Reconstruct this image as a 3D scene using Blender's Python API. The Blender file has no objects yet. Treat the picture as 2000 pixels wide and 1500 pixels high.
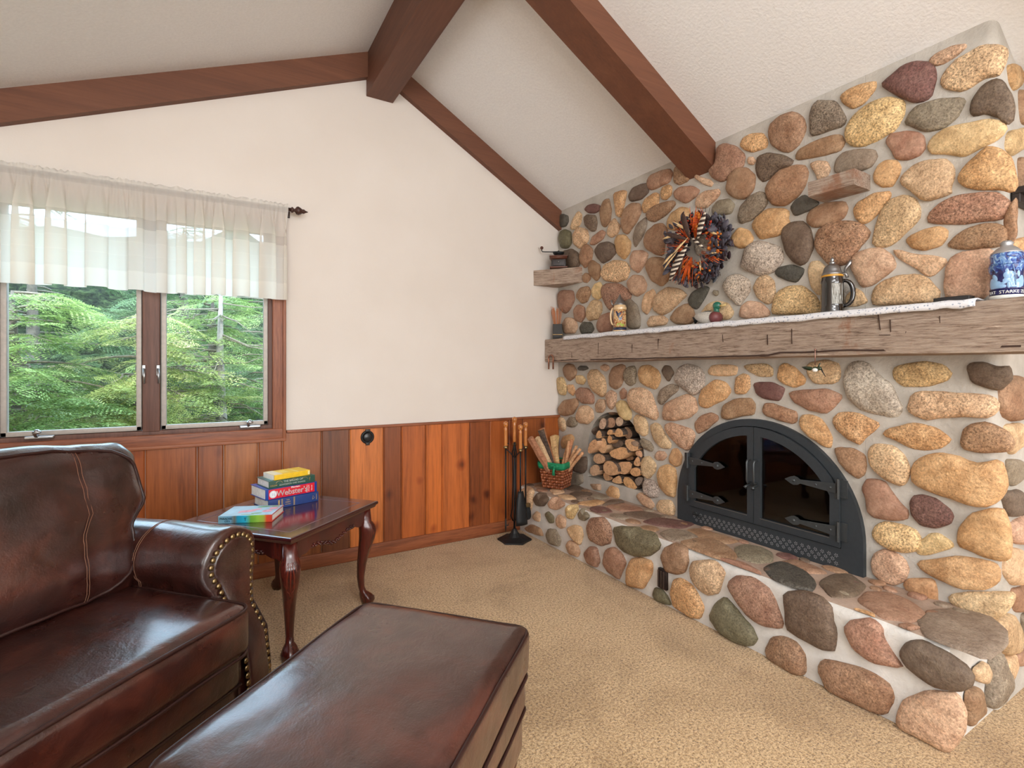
import bpy, bmesh, math, random
from mathutils import Vector, Matrix, noise
random.seed(7)
PI = math.pi
scene = bpy.context.scene
# ------------------------------------------------------------------ camera
H = 1.25
F = 1000.0
YAW = math.radians(30.75)
SY, CY = math.sin(YAW), math.cos(YAW)
cam_d = bpy.data.cameras.new('camera'); cam = bpy.data.objects.new('camera', cam_d)
scene.collection.objects.link(cam)
cam.location = (0, 0, H)
cam.rotation_euler = (PI/2, 0, -YAW)
cam_d.sensor_width = 36; cam_d.lens = 18.0
cam_d.shift_x = 0.0; cam_d.shift_y = -0.015
cam_d.clip_start = 0.02
scene.camera = cam
# ------------------------------------------------------------------ world, lights, exposure
world = bpy.data.worlds.new('sky'); scene.world = world; world.use_nodes = True
bg = world.node_tree.nodes['Background']
bg.inputs[0].default_value = (0.56, 0.77, 1.0, 1); bg.inputs[1].default_value = 6.5
def area(name, loc, rot, sx, sy, power, col=(1, 1, 1)):
    l = bpy.data.lights.new(name, 'AREA'); l.shape = 'RECTANGLE'; l.size = sx; l.size_y = sy
    l.energy = power; l.color = col
    o = bpy.data.objects.new(name, l); o.location = loc; o.rotation_euler = rot
    scene.collection.objects.link(o); return o
sun = bpy.data.lights.new('sun', 'SUN'); sun.energy = 3.0; sun.angle = 0.02; sun.color = (1, .95, .82)
so = bpy.data.objects.new('sun', sun); so.rotation_euler = (math.radians(48), 0, math.radians(-14)); scene.collection.objects.link(so)
area('rear_fill', (0.3, -4.35, 1.55), (math.radians(90), 0, 0), 4.6, 1.9, 212, (.93, .97, 1.0))  # added fill behind the camera, emulates daylight from an unseen window
area('side_fill', (-3.35, -0.6, 1.55), (math.radians(90), 0, math.radians(-90)), 1.6, 1.5, 46, (.92, .965, 1.0))  # added fill at the unseen left wall, window-sized
area('overhead_fill', (0.45, -1.0, 2.75), (math.radians(14), math.radians(-12), 0), 0.9, 0.9, 28, (.97, .985, 1.0))  # added overhead fill, no fixture hangs here
area('uplight_fill', (-0.8, -1.2, 1.8), (math.radians(180), 0, 0), 0.7, 0.7, 70, (.95, .98, 1.0))  # added upward fill to brighten the ceiling, no lamp stands here
area('bounce_fill', (0.9, -1.9, 1.7), (math.radians(180), 0, 0), 0.6, 0.6, 66, (.95, .98, 1.0))  # second added uplight, stands in for a bounced flash
vs = scene.view_settings
vs.view_transform = 'Standard'; vs.look = 'None'; vs.gamma = 1.0; vs.use_curve_mapping = False; vs.exposure = 0.0
# ------------------------------------------------------------------ pixel -> world helpers (measurements taken off the photograph)
def ray(px, py):
    r = (px-1000)/F; u = (720-py)/F
    return Vector((r*CY+SY, -r*SY+CY, u))
def onX(px, py, X):
    d = ray(px, py); t = X/d.x; return Vector((X, d.y*t, H+d.z*t))
def onY(px, py, Y):
    d = ray(px, py); t = Y/d.y; return Vector((d.x*t, Y, H+d.z*t))
def onZ(px, py, Z):
    d = ray(px, py); t = (Z-H)/d.z; return Vector((d.x*t, d.y*t, Z))
XS = 2.47; YB = 3.41; YE = 0.70       # stone wall plane, window wall plane, free end of the stone wall
XH = 2.085; ZH = 0.343               # hearth front and top
RX, RZ = 0.995, 3.365                # ridge
def ceil_z(x): return RZ-0.565*(x-RX) if x > RX else RZ-0.417*(RX-x)
# ------------------------------------------------------------------ object helpers
def tag(o, label=None, cat=None, group=None, kind=None):
    if label: o['label'] = label
    if cat: o['category'] = cat
    if group: o['group'] = group
    if kind: o['kind'] = kind
    return o
def thing(name, label, cat, loc=(0, 0, 0), rz=0, group=None):
    o = bpy.data.objects.new(name, None); scene.collection.objects.link(o)
    o.location = loc; o.rotation_euler = (0, 0, rz); o.empty_display_size = .05
    return tag(o, label, cat, group)
def mk(name, bm, mats, parent=None, smooth=True, angle=None):
    me = bpy.data.meshes.new(name)
    bmesh.ops.recalc_face_normals(bm, faces=bm.faces)
    bm.to_mesh(me); bm.free()
    if not isinstance(mats, (list, tuple)): mats = [mats]
    for m in mats: me.materials.append(m)
    if smooth:
        for p in me.polygons: p.use_smooth = True
        if angle is not None:
            try: me.set_sharp_from_angle(angle=math.radians(angle))
            except Exception: pass
    o = bpy.data.objects.new(name, me); scene.collection.objects.link(o)
    if parent: o.parent = parent
    return o
def NB(): return bmesh.new()
def box(bm, lo, hi, mi=0):
    x0, y0, z0 = lo; x1, y1, z1 = hi
    v = [bm.verts.new(p) for p in ((x0,y0,z0),(x1,y0,z0),(x1,y1,z0),(x0,y1,z0),(x0,y0,z1),(x1,y0,z1),(x1,y1,z1),(x0,y1,z1))]
    fs = [bm.faces.new([v[i] for i in f]) for f in ((0,3,2,1),(4,5,6,7),(0,1,5,4),(1,2,6,5),(2,3,7,6),(3,0,4,7))]
    for f in fs: f.material_index = mi
    return v, fs
def bbox(bm, lo, hi, b=.004, seg=2, mi=0):
    """bevelled box"""
    t = bmesh.new(); box(t, lo, hi)
    bmesh.ops.bevel(t, geom=list(t.edges), offset=b, segments=seg, profile=.7, affect='EDGES')
    for f in t.faces: f.material_index = mi
    me = bpy.data.meshes.new('t'); t.to_mesh(me); t.free()
    n = len(bm.faces); bm.from_mesh(me); bpy.data.meshes.remove(me)
def tube(bm, pts, rad, seg=8, mi=0, cap=True, closed=False):
    pts = [Vector(p) for p in pts]; n = len(pts)
    rr = rad if isinstance(rad, (list, tuple)) else [rad]*n
    rings = []; up = None
    for i, p in enumerate(pts):
        a = pts[i-1] if (i > 0 or closed) else p
        b = pts[(i+1) % n] if (i < n-1 or closed) else p
        t = (b-a).normalized() if (b-a).length > 1e-9 else Vector((0, 0, 1))
        if up is None:
            up = t.orthogonal().normalized()
        up = (up-t*up.dot(t))
        up = up.normalized() if up.length > 1e-6 else t.orthogonal().normalized()
        s = t.cross(up)
        rings.append([bm.verts.new(p+(up*math.cos(2*PI*k/seg)+s*math.sin(2*PI*k/seg))*rr[i]) for k in range(seg)])
    m = n if closed else n-1
    for i in range(m):
        A, B = rings[i], rings[(i+1) % n]
        for k in range(seg):
            f = bm.faces.new((A[k], A[(k+1) % seg], B[(k+1) % seg], B[k])); f.material_index = mi
    if cap and not closed:
        for R in (rings[0], rings[-1]):
            f = bm.faces.new(R); f.material_index = mi
    return rings
def lathe(bm, prof, c=(0, 0, 0), seg=24, axis='z', mi=0):
    """prof list of (r,h)"""
    c = Vector(c); rings = []
    for r, h in prof:
        ring = []
        for k in range(seg):
            a = 2*PI*k/seg; x, y = r*math.cos(a), r*math.sin(a)
            v = Vector((x, y, h)) if axis == 'z' else (Vector((h, x, y)) if axis == 'x' else Vector((x, h, y)))
            ring.append(bm.verts.new(c+v))
        rings.append(ring)
    for A, B in zip(rings, rings[1:]):
        for k in range(seg):
            f = bm.faces.new((A[k], A[(k+1) % seg], B[(k+1) % seg], B[k])); f.material_index = mi
    for R in (rings[0], rings[-1]):
        f = bm.faces.new(R); f.material_index = mi
def prism(bm, poly, d, mi=0):
    """poly list of Vector, extruded by vector d"""
    d = Vector(d); a = [bm.verts.new(p) for p in poly]; b = [bm.verts.new(Vector(p)+d) for p in poly]
    n = len(a)
    f = [bm.faces.new(a), bm.faces.new(list(reversed(b)))]
    for i in range(n): f.append(bm.faces.new((a[i], b[i], b[(i+1) % n], a[(i+1) % n])))
    for q in f: q.material_index = mi
    return f
def sphere(bm, c, r, sc=(1, 1, 1), u=10, v=7, mi=0):
    g = bmesh.ops.create_uvsphere(bm, u_segments=u, v_segments=v, radius=r)
    for w in g['verts']: w.co = Vector((w.co.x*sc[0], w.co.y*sc[1], w.co.z*sc[2]))+Vector(c)
    fs = set()
    for w in g['verts']:
        for f in w.link_faces: f.material_index = mi
    return g['verts']
def smooth_poly(p, it=2):
    p = [Vector(q) for q in p]
    for _ in range(it):
        q = []
        n = len(p)
        for i in range(n):
            a, b = p[i], p[(i+1) % n]
            q += [a*.75+b*.25, a*.25+b*.75]
        p = q
    return p
def resample(p, n):
    L = [0.0]
    for i in range(len(p)): L.append(L[-1]+(p[(i+1) % len(p)]-p[i]).length)
    T = L[-1]; out = []; j = 0
    for k in range(n):
        s = T*k/n
        while L[j+1] < s: j += 1
        a, b = p[j], p[(j+1) % len(p)]
        t = (s-L[j])/max(1e-9, L[j+1]-L[j]); out.append(a.lerp(b, t))
    return out
def rbox(bm, size, r, n=14, bulge=(0, 0, 0), fn=None, mi=0):
    """soft rounded box centred on the origin; bulge per axis; fn maps the final point"""
    hx, hy, hz = size[0]/2, size[1]/2, size[2]/2
    t = bmesh.new()
    bmesh.ops.create_cube(t, size=2)
    bmesh.ops.subdivide_edges(t, edges=list(t.edges), cuts=n, use_grid_fill=True)
    def warp(u): # denser towards the edges
        return math.sin(u*PI/2)*.6+u*.4
    for v in t.verts:
        u = Vector((warp(v.co.x), warp(v.co.y), warp(v.co.z)))
        p = Vector((u.x*hx, u.y*hy, u.z*hz))
        core = Vector((max(-hx+r, min(hx-r, p.x)), max(-hy+r, min(hy-r, p.y)), max(-hz+r, min(hz-r, p.z))))
        d = p-core
        if d.length > 1e-9: p = core+d.normalized()*r
        bx = (1-u.y*u.y)*(1-u.z*u.z); by = (1-u.x*u.x)*(1-u.z*u.z); bz = (1-u.x*u.x)*(1-u.y*u.y)
        p += Vector((bulge[0]*bx*u.x, bulge[1]*by*u.y, bulge[2]*bz*u.z))
        v.co = fn(p, u) if fn else p
    for f in t.faces: f.material_index = mi
    me = bpy.data.meshes.new('t'); t.to_mesh(me); t.free(); bm.from_mesh(me); bpy.data.meshes.remove(me)
# ------------------------------------------------------------------ materials
def s2l(c):
    return tuple((x/255/12.92 if x/255 <= .04045 else ((x/255+.055)/1.055)**2.4) for x in c)
class NT:
    def __init__(s, name):
        s.m = bpy.data.materials.new(name); s.m.use_nodes = True; s.t = s.m.node_tree; s.b = s.t.nodes['Principled BSDF']
    def n(s, typ, **kw):
        x = s.t.nodes.new(typ)
        for k, v in kw.items():
            if k.startswith('_'): setattr(x, k[1:], v)
            else:
                x.inputs[k.replace('__', ' ')].default_value = v
        return x
    def l(s, a, ao, b, bi): s.t.links.new(a.outputs[ao], b.inputs[bi])
    def coord(s, kind='Object', scale=(1, 1, 1), rot=(0, 0, 0)):
        c = s.n('ShaderNodeTexCoord'); m = s.n('ShaderNodeMapping'); m.inputs['Scale'].default_value = scale; m.inputs['Rotation'].default_value = rot
        s.l(c, kind, m, 'Vector'); return m
    def noise(s, vec, scale, detail=4, rough=.55, dist=0):
        x = s.n('ShaderNodeTexNoise', Scale=scale, Detail=detail, Roughness=rough, Distortion=dist)
        if vec: s.l(vec, 0, x, 'Vector')
        return x
    def ramp(s, src, so, stops):
        r = s.n('ShaderNodeValToRGB'); e = r.color_ramp.elements
        while len(e) < len(stops): e.new(.5)
        for i, (p, c) in enumerate(stops):
            e[i].position = p; e[i].color = tuple(c)+(1,) if len(c) == 3 else c
        s.l(src, so, r, 'Fac'); return r
    def mix(s, typ, fac, a, b):
        x = s.n('ShaderNodeMix'); x.data_type = 'RGBA'; x.blend_type = typ
        for sock, v in ((0, fac), (6, a), (7, b)):
            if isinstance(v, tuple) and hasattr(v[0], 'outputs'): s.t.links.new(v[0].outputs[v[1]], x.inputs[sock])
            elif sock == 0: x.inputs[0].default_value = v
            else: x.inputs[sock].default_value = tuple(v)+(1,) if len(v) == 3 else v
        return x
    def base(s, node, out): s.t.links.new(node.outputs[out], s.b.inputs['Base Color'])
    def bump(s, node, out, strength=.3, dist=.01):
        b = s.n('ShaderNodeBump', Strength=strength, Distance=dist)
        s.l(node, out, b, 'Height'); s.l(b, 0, s.b, 'Normal'); return b
def plain(name, rgb, rough=.5, metal=0, spec=None, var=.0, coat=0, bump=0, bscale=60):
    m = NT(name); c = s2l(rgb)
    m.b.inputs['Roughness'].default_value = rough; m.b.inputs['Metallic'].default_value = metal
    if coat: m.b.inputs['Coat Weight'].default_value = coat; m.b.inputs['Coat Roughness'].default_value = .12
    if spec is not None: m.b.inputs['Specular IOR Level'].default_value = spec
    v = m.coord()
    nz = m.noise(v, bscale, 3)
    k = var or .08
    r = m.ramp(nz, 'Fac', [(.3, tuple(x*(1-k) for x in c)), (.7, tuple(min(1, x*(1+k)) for x in c))])
    m.base(r, 'Color')
    if bump: m.bump(nz, 'Fac', bump, .004)
    return m.m
def wood(name, dark, mid, light, scale=(1, 1, 1), axis='X', rough=.45, bump=.2, coat=0, fine=40, knots=False, attr=False, spec=.5):
    m = NT(name)
    st = {'X': (.06, 1, 1), 'Y': (1, .06, 1), 'Z': (1, 1, .06)}[axis]
    v = m.coord('Object', tuple(a*b for a, b in zip(st, scale)))
    big = m.noise(v, 9, 4, .6, .8); fn = m.noise(v, fine*2.2, 5, .65)
    a = m.mix('MIX', .45, (big, 'Fac'), (fn, 'Fac'))
    r = m.ramp(a, 2, [(.34, s2l(dark)), (.5, s2l(mid)), (.66, s2l(light))])
    out = (r, 'Color')
    if knots:
        kv = m.coord('Object', (1, 1, .8) if axis == 'Z' else (.62, 1, 1))
        dn = m.noise(kv, 3.0, 2, .5)
        mx = m.mix('LINEAR_LIGHT', .08, (kv, 0), (dn, 'Color'))
        vo = m.n('ShaderNodeTexVoronoi', Scale=5.2); m.l(mx, 2, vo, 'Vector')
        kr = m.ramp(vo, 'Distance', [(.0, (.12, .08, .06)), (.07, (.32, .24, .18)), (.12, (.66, .52, .44)), (.22, (1, 1, 1))])
        mm = m.mix('MULTIPLY', .9, out, (kr, 'Color')); out = (mm, 2)
    if attr:
        at = m.n('ShaderNodeAttribute'); at.attribute_name = 'col'
        mm = m.mix('MULTIPLY', 1.0, out, (at, 'Color')); out = (mm, 2)
    m.base(*out)
    m.b.inputs['Roughness'].default_value = rough; m.b.inputs['Specular IOR Level'].default_value = spec
    if coat: m.b.inputs['Coat Weight'].default_value = coat; m.b.inputs['Coat Roughness'].default_value = .15
    m.bump(a, 2, bump, .004)
    return m.m
M = {}
# white textured ceiling and warm grey painted wall
m = NT('textured_white_paint'); v = m.coord(); nz = m.noise(v, 80, 4, .6); m.b.inputs['Roughness'].default_value = .75
r = m.ramp(nz, 'Fac', [(.3, (.79, .79, .79)), (.7, (.85, .85, .85))]); m.base(r, 'Color'); m.bump(nz, 'Fac', .3, .007); M['ceiling'] = m.m
m = NT('warm_grey_paint'); v = m.coord(); nz = m.noise(v, 3, 3, .5); n2 = m.noise(v, 120, 2)
m.b.inputs['Roughness'].default_value = .6
r = m.ramp(nz, 'Fac', [(.3, s2l((222, 213, 204))), (.7, s2l((226, 218, 210)))]); m.base(r, 'Color'); m.bump(n2, 'Fac', .12, .003); M['wall'] = m.m
# carpet
m = NT('tan_carpet'); v = m.coord(); a = m.noise(v, 2.2, 4, .6, .5); b = m.noise(v, 190, 2, .7); c = m.noise(v, 100, 3, .6)
mixv = m.mix('MIX', .5, (b, 'Fac'), (c, 'Fac'))
r = m.ramp(mixv, 2, [(.36, s2l((104, 76, 44))), (.47, s2l((184, 149, 104))), (.57, s2l((226, 194, 148)))])
r2 = m.ramp(a, 'Fac', [(.36, (.70, .65, .57)), (.5, (.93, .91, .88)), (.66, (1.0, 1.0, 1.0))])
mm = m.mix('MULTIPLY', .9, (r, 'Color'), (r2, 'Color')); m.base(mm, 2); m.b.inputs['Roughness'].default_value = .95
m.b.inputs['Specular IOR Level'].default_value = .1; m.b.inputs['Sheen Weight'].default_value = .3
m.bump(mixv, 2, .8, .012); M['carpet'] = m.m
# mortar, stones (colour per stone)
def mortar(name, a, b):
    m = NT(name); v = m.coord(); n1 = m.noise(v, 7, 5, .6); n2 = m.noise(v, 70, 4, .6)
    r = m.ramp(n1, 'Fac', [(.3, s2l(a)), (.7, s2l(b))]); m.base(r, 'Color'); m.b.inputs['Roughness'].default_value = .9
    mm = m.mix('MIX', .35, (n1, 'Fac'), (n2, 'Fac')); m.bump(mm, 2, .5, .02); return m.m
M['mortar'] = mortar('grey_mortar', (172, 165, 155), (200, 194, 185))
M['mortar_top'] = mortar('dusty_brown_mortar', (150, 128, 112), (186, 162, 144))
M['mortar_light'] = mortar('pale_mortar', (196, 190, 182), (226, 222, 216))
m = NT('river_stone'); v = m.coord()
at = m.n('ShaderNodeAttribute'); at.attribute_name = 'col'; sp = m.n('ShaderNodeAttribute'); sp.attribute_name = 'spk'
n1 = m.noise(v, 11, 5, .62, .6); n2 = m.noise(v, 130, 3, .75); n3 = m.noise(v, 42, 5, .7)
h1 = m.n('ShaderNodeHueSaturation'); h1.inputs['Hue'].default_value = .500; h1.inputs['Saturation'].default_value = 1.04; h1.inputs['Value'].default_value = .86; m.l(at, 'Color', h1, 'Color')
h2 = m.n('ShaderNodeHueSaturation'); h2.inputs['Hue'].default_value = .510; h2.inputs['Saturation'].default_value = .9; h2.inputs['Value'].default_value = 1.26; m.l(at, 'Color', h2, 'Color')
rf = m.ramp(n1, 'Fac', [(.33, (0, 0, 0)), (.67, (1, 1, 1))]); mm = m.mix('MIX', (rf, 'Color'), (h1, 'Color'), (h2, 'Color'))
rs = m.ramp(n2, 'Fac', [(.38, (.34, .30, .27)), (.47, (.88, .87, .86)), (.56, (1.05, 1.05, 1.05)), (.64, (1.6, 1.56, 1.5))])
m2 = m.mix('MULTIPLY', (sp, 'Fac'), (mm, 2), (rs, 'Color'))
r3 = m.ramp(n3, 'Fac', [(.35, (.72, .69, .66)), (.58, (1.08, 1.08, 1.08))]); m3 = m.mix('MULTIPLY', .8, (m2, 2), (r3, 'Color'))
m.base(m3, 2); m.b.inputs['Roughness'].default_value = .62; m.b.inputs['Specular IOR Level'].default_value = .4
mh = m.mix('MIX', .4, (n3, 'Fac'), (n2, 'Fac')); m.bump(mh, 2, .75, .01); M['stone'] = m.m
# timbers
M['beam'] = wood('stained_beam_wood', (88, 52, 36), (102, 62, 43), (114, 71, 50), axis='Y', rough=.6, bump=.2)
M['beamx'] = wood('stained_rafter_wood', (94, 57, 39), (106, 65, 44), (117, 74, 51), axis='X', rough=.6, bump=.25, scale=(.8, 1, 1))
M['plank'] = wood('knotty_pine_paneling', (168, 158, 150), (226, 222, 218), (255, 252, 250), axis='Z', rough=.38, bump=.15, fine=30, knots=True, attr=True, coat=.15)
M['trimwood'] = wood('oak_trim', (92, 48, 26), (142, 80, 48), (168, 104, 66), axis='X', rough=.45, bump=.3, fine=60)
M['trimwoodz'] = wood('oak_trim_upright', (92, 48, 26), (138, 78, 47), (164, 102, 66), axis='Z', rough=.45, bump=.3, fine=60)
M['jamb'] = wood('dark_window_wood', (78, 48, 38), (104, 68, 54), (122, 84, 68), axis='Z', rough=.5, bump=.2)
def hewn(name, axis):
    m = NT(name)
    st = {'X': (.1, 1, 1), 'Y': (1, .1, 1)}[axis]
    v = m.coord('Object', st); n1 = m.noise(v, 48, 6, .75, 1.6); v2 = m.coord(); n2 = m.noise(v2, 3.2, 5, .7, .6)
    v3 = m.coord('Object', tuple(x*.7 if x < 1 else x for x in st)); n3 = m.noise(v3, 190, 5, .75, .5)
    a = m.mix('MIX', .55, (n1, 'Fac'), (n3, 'Fac'))
    r = m.ramp(a, 2, [(.33, s2l((50, 36, 30))), (.40, s2l((134, 112, 96))), (.47, s2l((184, 160, 142))), (.60, s2l((216, 196, 178)))])
    r2 = m.ramp(n2, 'Fac', [(.60, (0, 0, 0)), (.68, (1, 1, 1))])
    mm = m.mix('MIX', (r2, 'Color'), (r, 'Color'), s2l((166, 98, 52)))
    m4 = m.mix('MULTIPLY', .0, (mm, 2), (r, 'Color')); m4.inputs[0].default_value = .0
    k = m.mix('MIX', .55, (r, 'Color'), (mm, 2))
    m.base(k, 2); m.b.inputs['Roughness'].default_value = .85; m.bump(a, 2, 1.0, .02); return m.m
M['hewn'] = hewn('weathered_barn_beam', 'Y'); M['hewnx'] = hewn('weathered_barn_beam_short', 'X')
M['cherry'] = wood('dark_cherry_wood', (40, 14, 12), (64, 22, 18), (92, 34, 24), axis='Z', rough=.22, bump=.05, coat=.6)
M['cherrytop'] = wood('dark_cherry_veneer', (40, 12, 14), (62, 20, 22), (84, 30, 28), axis='X', rough=.16, bump=.03, coat=.8)
# leather
def leather(name, dark, mid, light, rough=.33):
    m = NT(name); v = m.coord(); n1 = m.noise(v, 4.2, 5, .6, .7); n2 = m.noise(v, 10, 4, .55, .35); n3 = m.noise(v, 200, 3, .6)
    r = m.ramp(n1, 'Fac', [(.3, s2l(dark)), (.5, s2l(mid)), (.72, s2l(light))]); m.base(r, 'Color')
    rr = m.ramp(n2, 'Fac', [(.3, (rough*.72,)*3), (.7, (rough*1.35,)*3)]); m.l(rr, 'Color', m.b, 'Roughness')
    m.b.inputs['Specular IOR Level'].default_value = .6
    m.b.inputs['Coat Weight'].default_value = .75; m.b.inputs['Coat Roughness'].default_value = .18; m.b.inputs['Coat IOR'].default_value = 1.6
    a = m.mix('MIX', .12, (n2, 'Fac'), (n3, 'Fac')); m.bump(a, 2, .42, .02); return m.m
M['leather'] = leather('dark_brown_leather', (28, 11, 9), (52, 21, 15), (86, 40, 27))
M['leather2'] = leather('ottoman_brown_leather', (38, 18, 15), (58, 29, 23), (90, 47, 36), .36)
M['piping'] = plain('leather_piping', (46, 22, 18), .4)
M['stitch'] = plain('pale_stitching', (112, 74, 54), .7)
M['brass'] = plain('antique_brass', (150, 128, 92), .35, 1)
M['black'] = plain('black_iron', (30, 32, 34), .5, .3)
M['blackpaint'] = plain('charcoal_stove_paint', (52, 57, 61), .5, .2)
M['iron2'] = plain('worn_iron', (78, 82, 84), .38, .6)
M['soot'] = plain('sooty_firebrick', (26, 24, 23), .95)
M['sheetmetal'] = plain('window_aluminium', (176, 168, 160), .45, .15)
M['steel'] = plain('brushed_nickel', (178, 180, 182), .3, .9)
M['white'] = plain('white_paper', (236, 234, 228), .8)
M['pewter'] = plain('pewter', (150, 150, 150), .3, .9)
M['handlewood'] = wood('varnished_handle_wood', (150, 86, 40), (196, 126, 66), (222, 160, 96), axis='Z', rough=.25, coat=.5)
m = NT('fireplace_glass'); m.b.inputs['Base Color'].default_value = (.35, .35, .36, 1); m.b.inputs['Transmission Weight'].default_value = 1; m.b.inputs['Roughness'].default_value = .03; m.b.inputs['IOR'].default_value = 1.5; M['fglass'] = m.m
def glassmat():
    m = NT('window_glass'); t = m.t; t.nodes.remove(m.b); out = t.nodes['Material Output']
    tr = t.nodes.new('ShaderNodeBsdfTransparent'); tr.inputs[0].default_value = (.96, .98, .97, 1)
    gl = t.nodes.new('ShaderNodeBsdfGlossy'); gl.inputs['Roughness'].default_value = .02
    fr = t.nodes.new('ShaderNodeFresnel'); fr.inputs[0].default_value = 1.08
    mx = t.nodes.new('ShaderNodeMixShader'); t.links.new(fr.outputs[0], mx.inputs[0]); t.links.new(tr.outputs[0], mx.inputs[1]); t.links.new(gl.outputs[0], mx.inputs[2]); t.links.new(mx.outputs[0], out.inputs[0])
    return m.m
M['wglass'] = glassmat()
# ================================================================== room shell
def struct(name, bm, mat, **k):
    o = mk(name, bm, mat, **k); o['kind'] = 'structure'; return o
X0R, X1R, Y0R = -3.45, 3.7, -4.45
bm = NB(); box(bm, (X0R-.1, Y0R-.1, -.1), (X1R+.1, YB+.12, 0)); struct('floor', bm, M['carpet'], smooth=False)
# ceiling: two sloping slabs
bm = NB()
for xa, xb in ((X0R-.1, RX), (RX, X1R+.1)):
    za, zb = ceil_z(xa), ceil_z(xb)
    prism(bm, [Vector((xa, Y0R-.1, za)), Vector((xb, Y0R-.1, zb)), Vector((xb, Y0R-.1, zb+.12)), Vector((xa, Y0R-.1, za+.12))], (0, YB-Y0R+.25, 0))
struct('ceiling', bm, M['ceiling'], smooth=False)
# window wall: window opening from x=WX0 to WX1, z WZ0..WZ1
WX0, WX1, WZ0, WZ1 = -1.93, .345, .885, 2.12
bm = NB()
def wallpiece(bm, xa, xb, z0, z1=None):
    xs = [xa]+([RX] if xa < RX < xb else [])+[xb]
    for a, b in zip(xs, xs[1:]):
        t0, t1 = (ceil_z(a), ceil_z(b)) if z1 is None else (z1, z1)
        prism(bm, [Vector((a, YB, z0)), Vector((b, YB, z0)), Vector((b, YB, t1)), Vector((a, YB, t0))], (0, .14, 0))
wallpiece(bm, X0R-.1, WX0, 0); wallpiece(bm, WX0, WX1, 0, WZ0); wallpiece(bm, WX0, WX1, WZ1); wallpiece(bm, WX1, X1R+.1, 0)
struct('wall_back', bm, M['wall'], smooth=False)
bm = NB(); 
prism(bm, [Vector((X0R-.1, Y0R, 0)), Vector((X1R+.1, Y0R, 0)), Vector((X1R+.1, Y0R, ceil_z(X1R+.1))), Vector((RX, Y0R, RZ)), Vector((X0R-.1, Y0R, ceil_z(X0R-.1)))], (0, -.1, 0))
struct('wall_front', bm, M['wall'], smooth=False)
bm = NB(); box(bm, (X0R-.1, Y0R, 0), (X0R, YB, ceil_z(X0R))); struct('wall_left', bm, M['wall'], smooth=False)
bm = NB(); box(bm, (X1R, Y0R, 0), (X1R+.1, YB, ceil_z(X1R))); struct('wall_far_right', bm, M['wall'], smooth=False)
# wainscot planks on the window wall
seams = [284, 385, 437, 504, 551, 627, 682, 748, 783, 830, 862, 916, 955, 992, 1019, 1061]
xs = [onY(p, 900, YB).x for p in seams]; xs = [xs[0]-.2*k for k in range(14, 0, -1)]+xs+[2.47]
tones = [(152,84,50),(140,76,44),(160,96,58),(148,82,48),(150,86,52),(112,62,40),(196,112,62),(128,66,38),(168,88,46),(190,102,52),(182,98,54),(134,70,40),(160,84,44),(150,78,42),(138,74,42),(150,80,42),(140,76,42)]
bm = NB(); cl = bm.verts.layers.float_color.new('col')
for i, (a, b) in enumerate(zip(xs, xs[1:])):
    zt = .865
    if b < WX1+.12: zt = .815
    if a < WX1+.06 < b-.01:
        pass
    k = i-14+0
    tone = tones[k] if 0 <= k < len(tones) else random.choice(tones)
    n0 = len(bm.verts)
    # chamfered plank section
    g, d = .0015, .016; y = YB-d
    sec = [(a+g, YB), (a+g, y+.006), (a+g+.007, y), (b-g-.007, y), (b-g, y+.006), (b-g, YB)]
    nz = 9
    rows = [[bm.verts.new((sx, sy, .085+(zt-.085)*j/nz)) for sx, sy in sec] for j in range(nz+1)]
    for A, B in zip(rows, rows[1:]):
        for q in range(len(sec)-1): bm.faces.new((A[q], A[q+1], B[q+1], B[q]))
    bm.faces.new(rows[-1])
    c = s2l(tone); c = (c[0]*1.36, c[1]*1.42, c[2]*1.02)
    for rw in rows:
        for v in rw: v[cl] = (c[0], c[1], c[2], 1)
struct('trim_1', bm, M['plank'], smooth=False)
bm = NB(); bbox(bm, (WX1+.07, YB-.026, .855), (2.5, YB, .873), .004); struct('trim_2', bm, M['trimwood'])
bm = NB(); bbox(bm, (X0R, YB-.028, 0), (2.5, YB, .088), .006); struct('baseboard_back', bm, M['trimwood'])
# window
win = NB()
def casing(bm):
    # left upright omitted side, right upright, bottom and top casings with a moulded profile
    bbox(bm, (WX1-.008, YB-.024, WZ0-.07), (WX1+.067, YB, WZ1+.07), .006)
    bbox(bm, (WX1+.048, YB-.032, WZ0-.075), (WX1+.067, YB, WZ1+.07), .004)
    bbox(bm, (WX0-.067, YB-.024, WZ0-.07), (WX0+.008, YB, WZ1+.07), .006)
bm = NB(); casing(bm)
c = struct('window_1', bm, M['trimwoodz'])
bm = NB()
bbox(bm, (WX0-.067, YB-.025, WZ0-.07), (WX1+.067, YB, WZ0+.004), .006)
bbox(bm, (WX0-.067, YB-.033, WZ0-.075), (WX1+.067, YB, WZ0-.055), .004)
bbox(bm, (WX0-.067, YB-.025, WZ1-.004), (WX1+.067, YB, WZ1+.07), .006)
mk('window_casing', bm, M['trimwood'], c)
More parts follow.
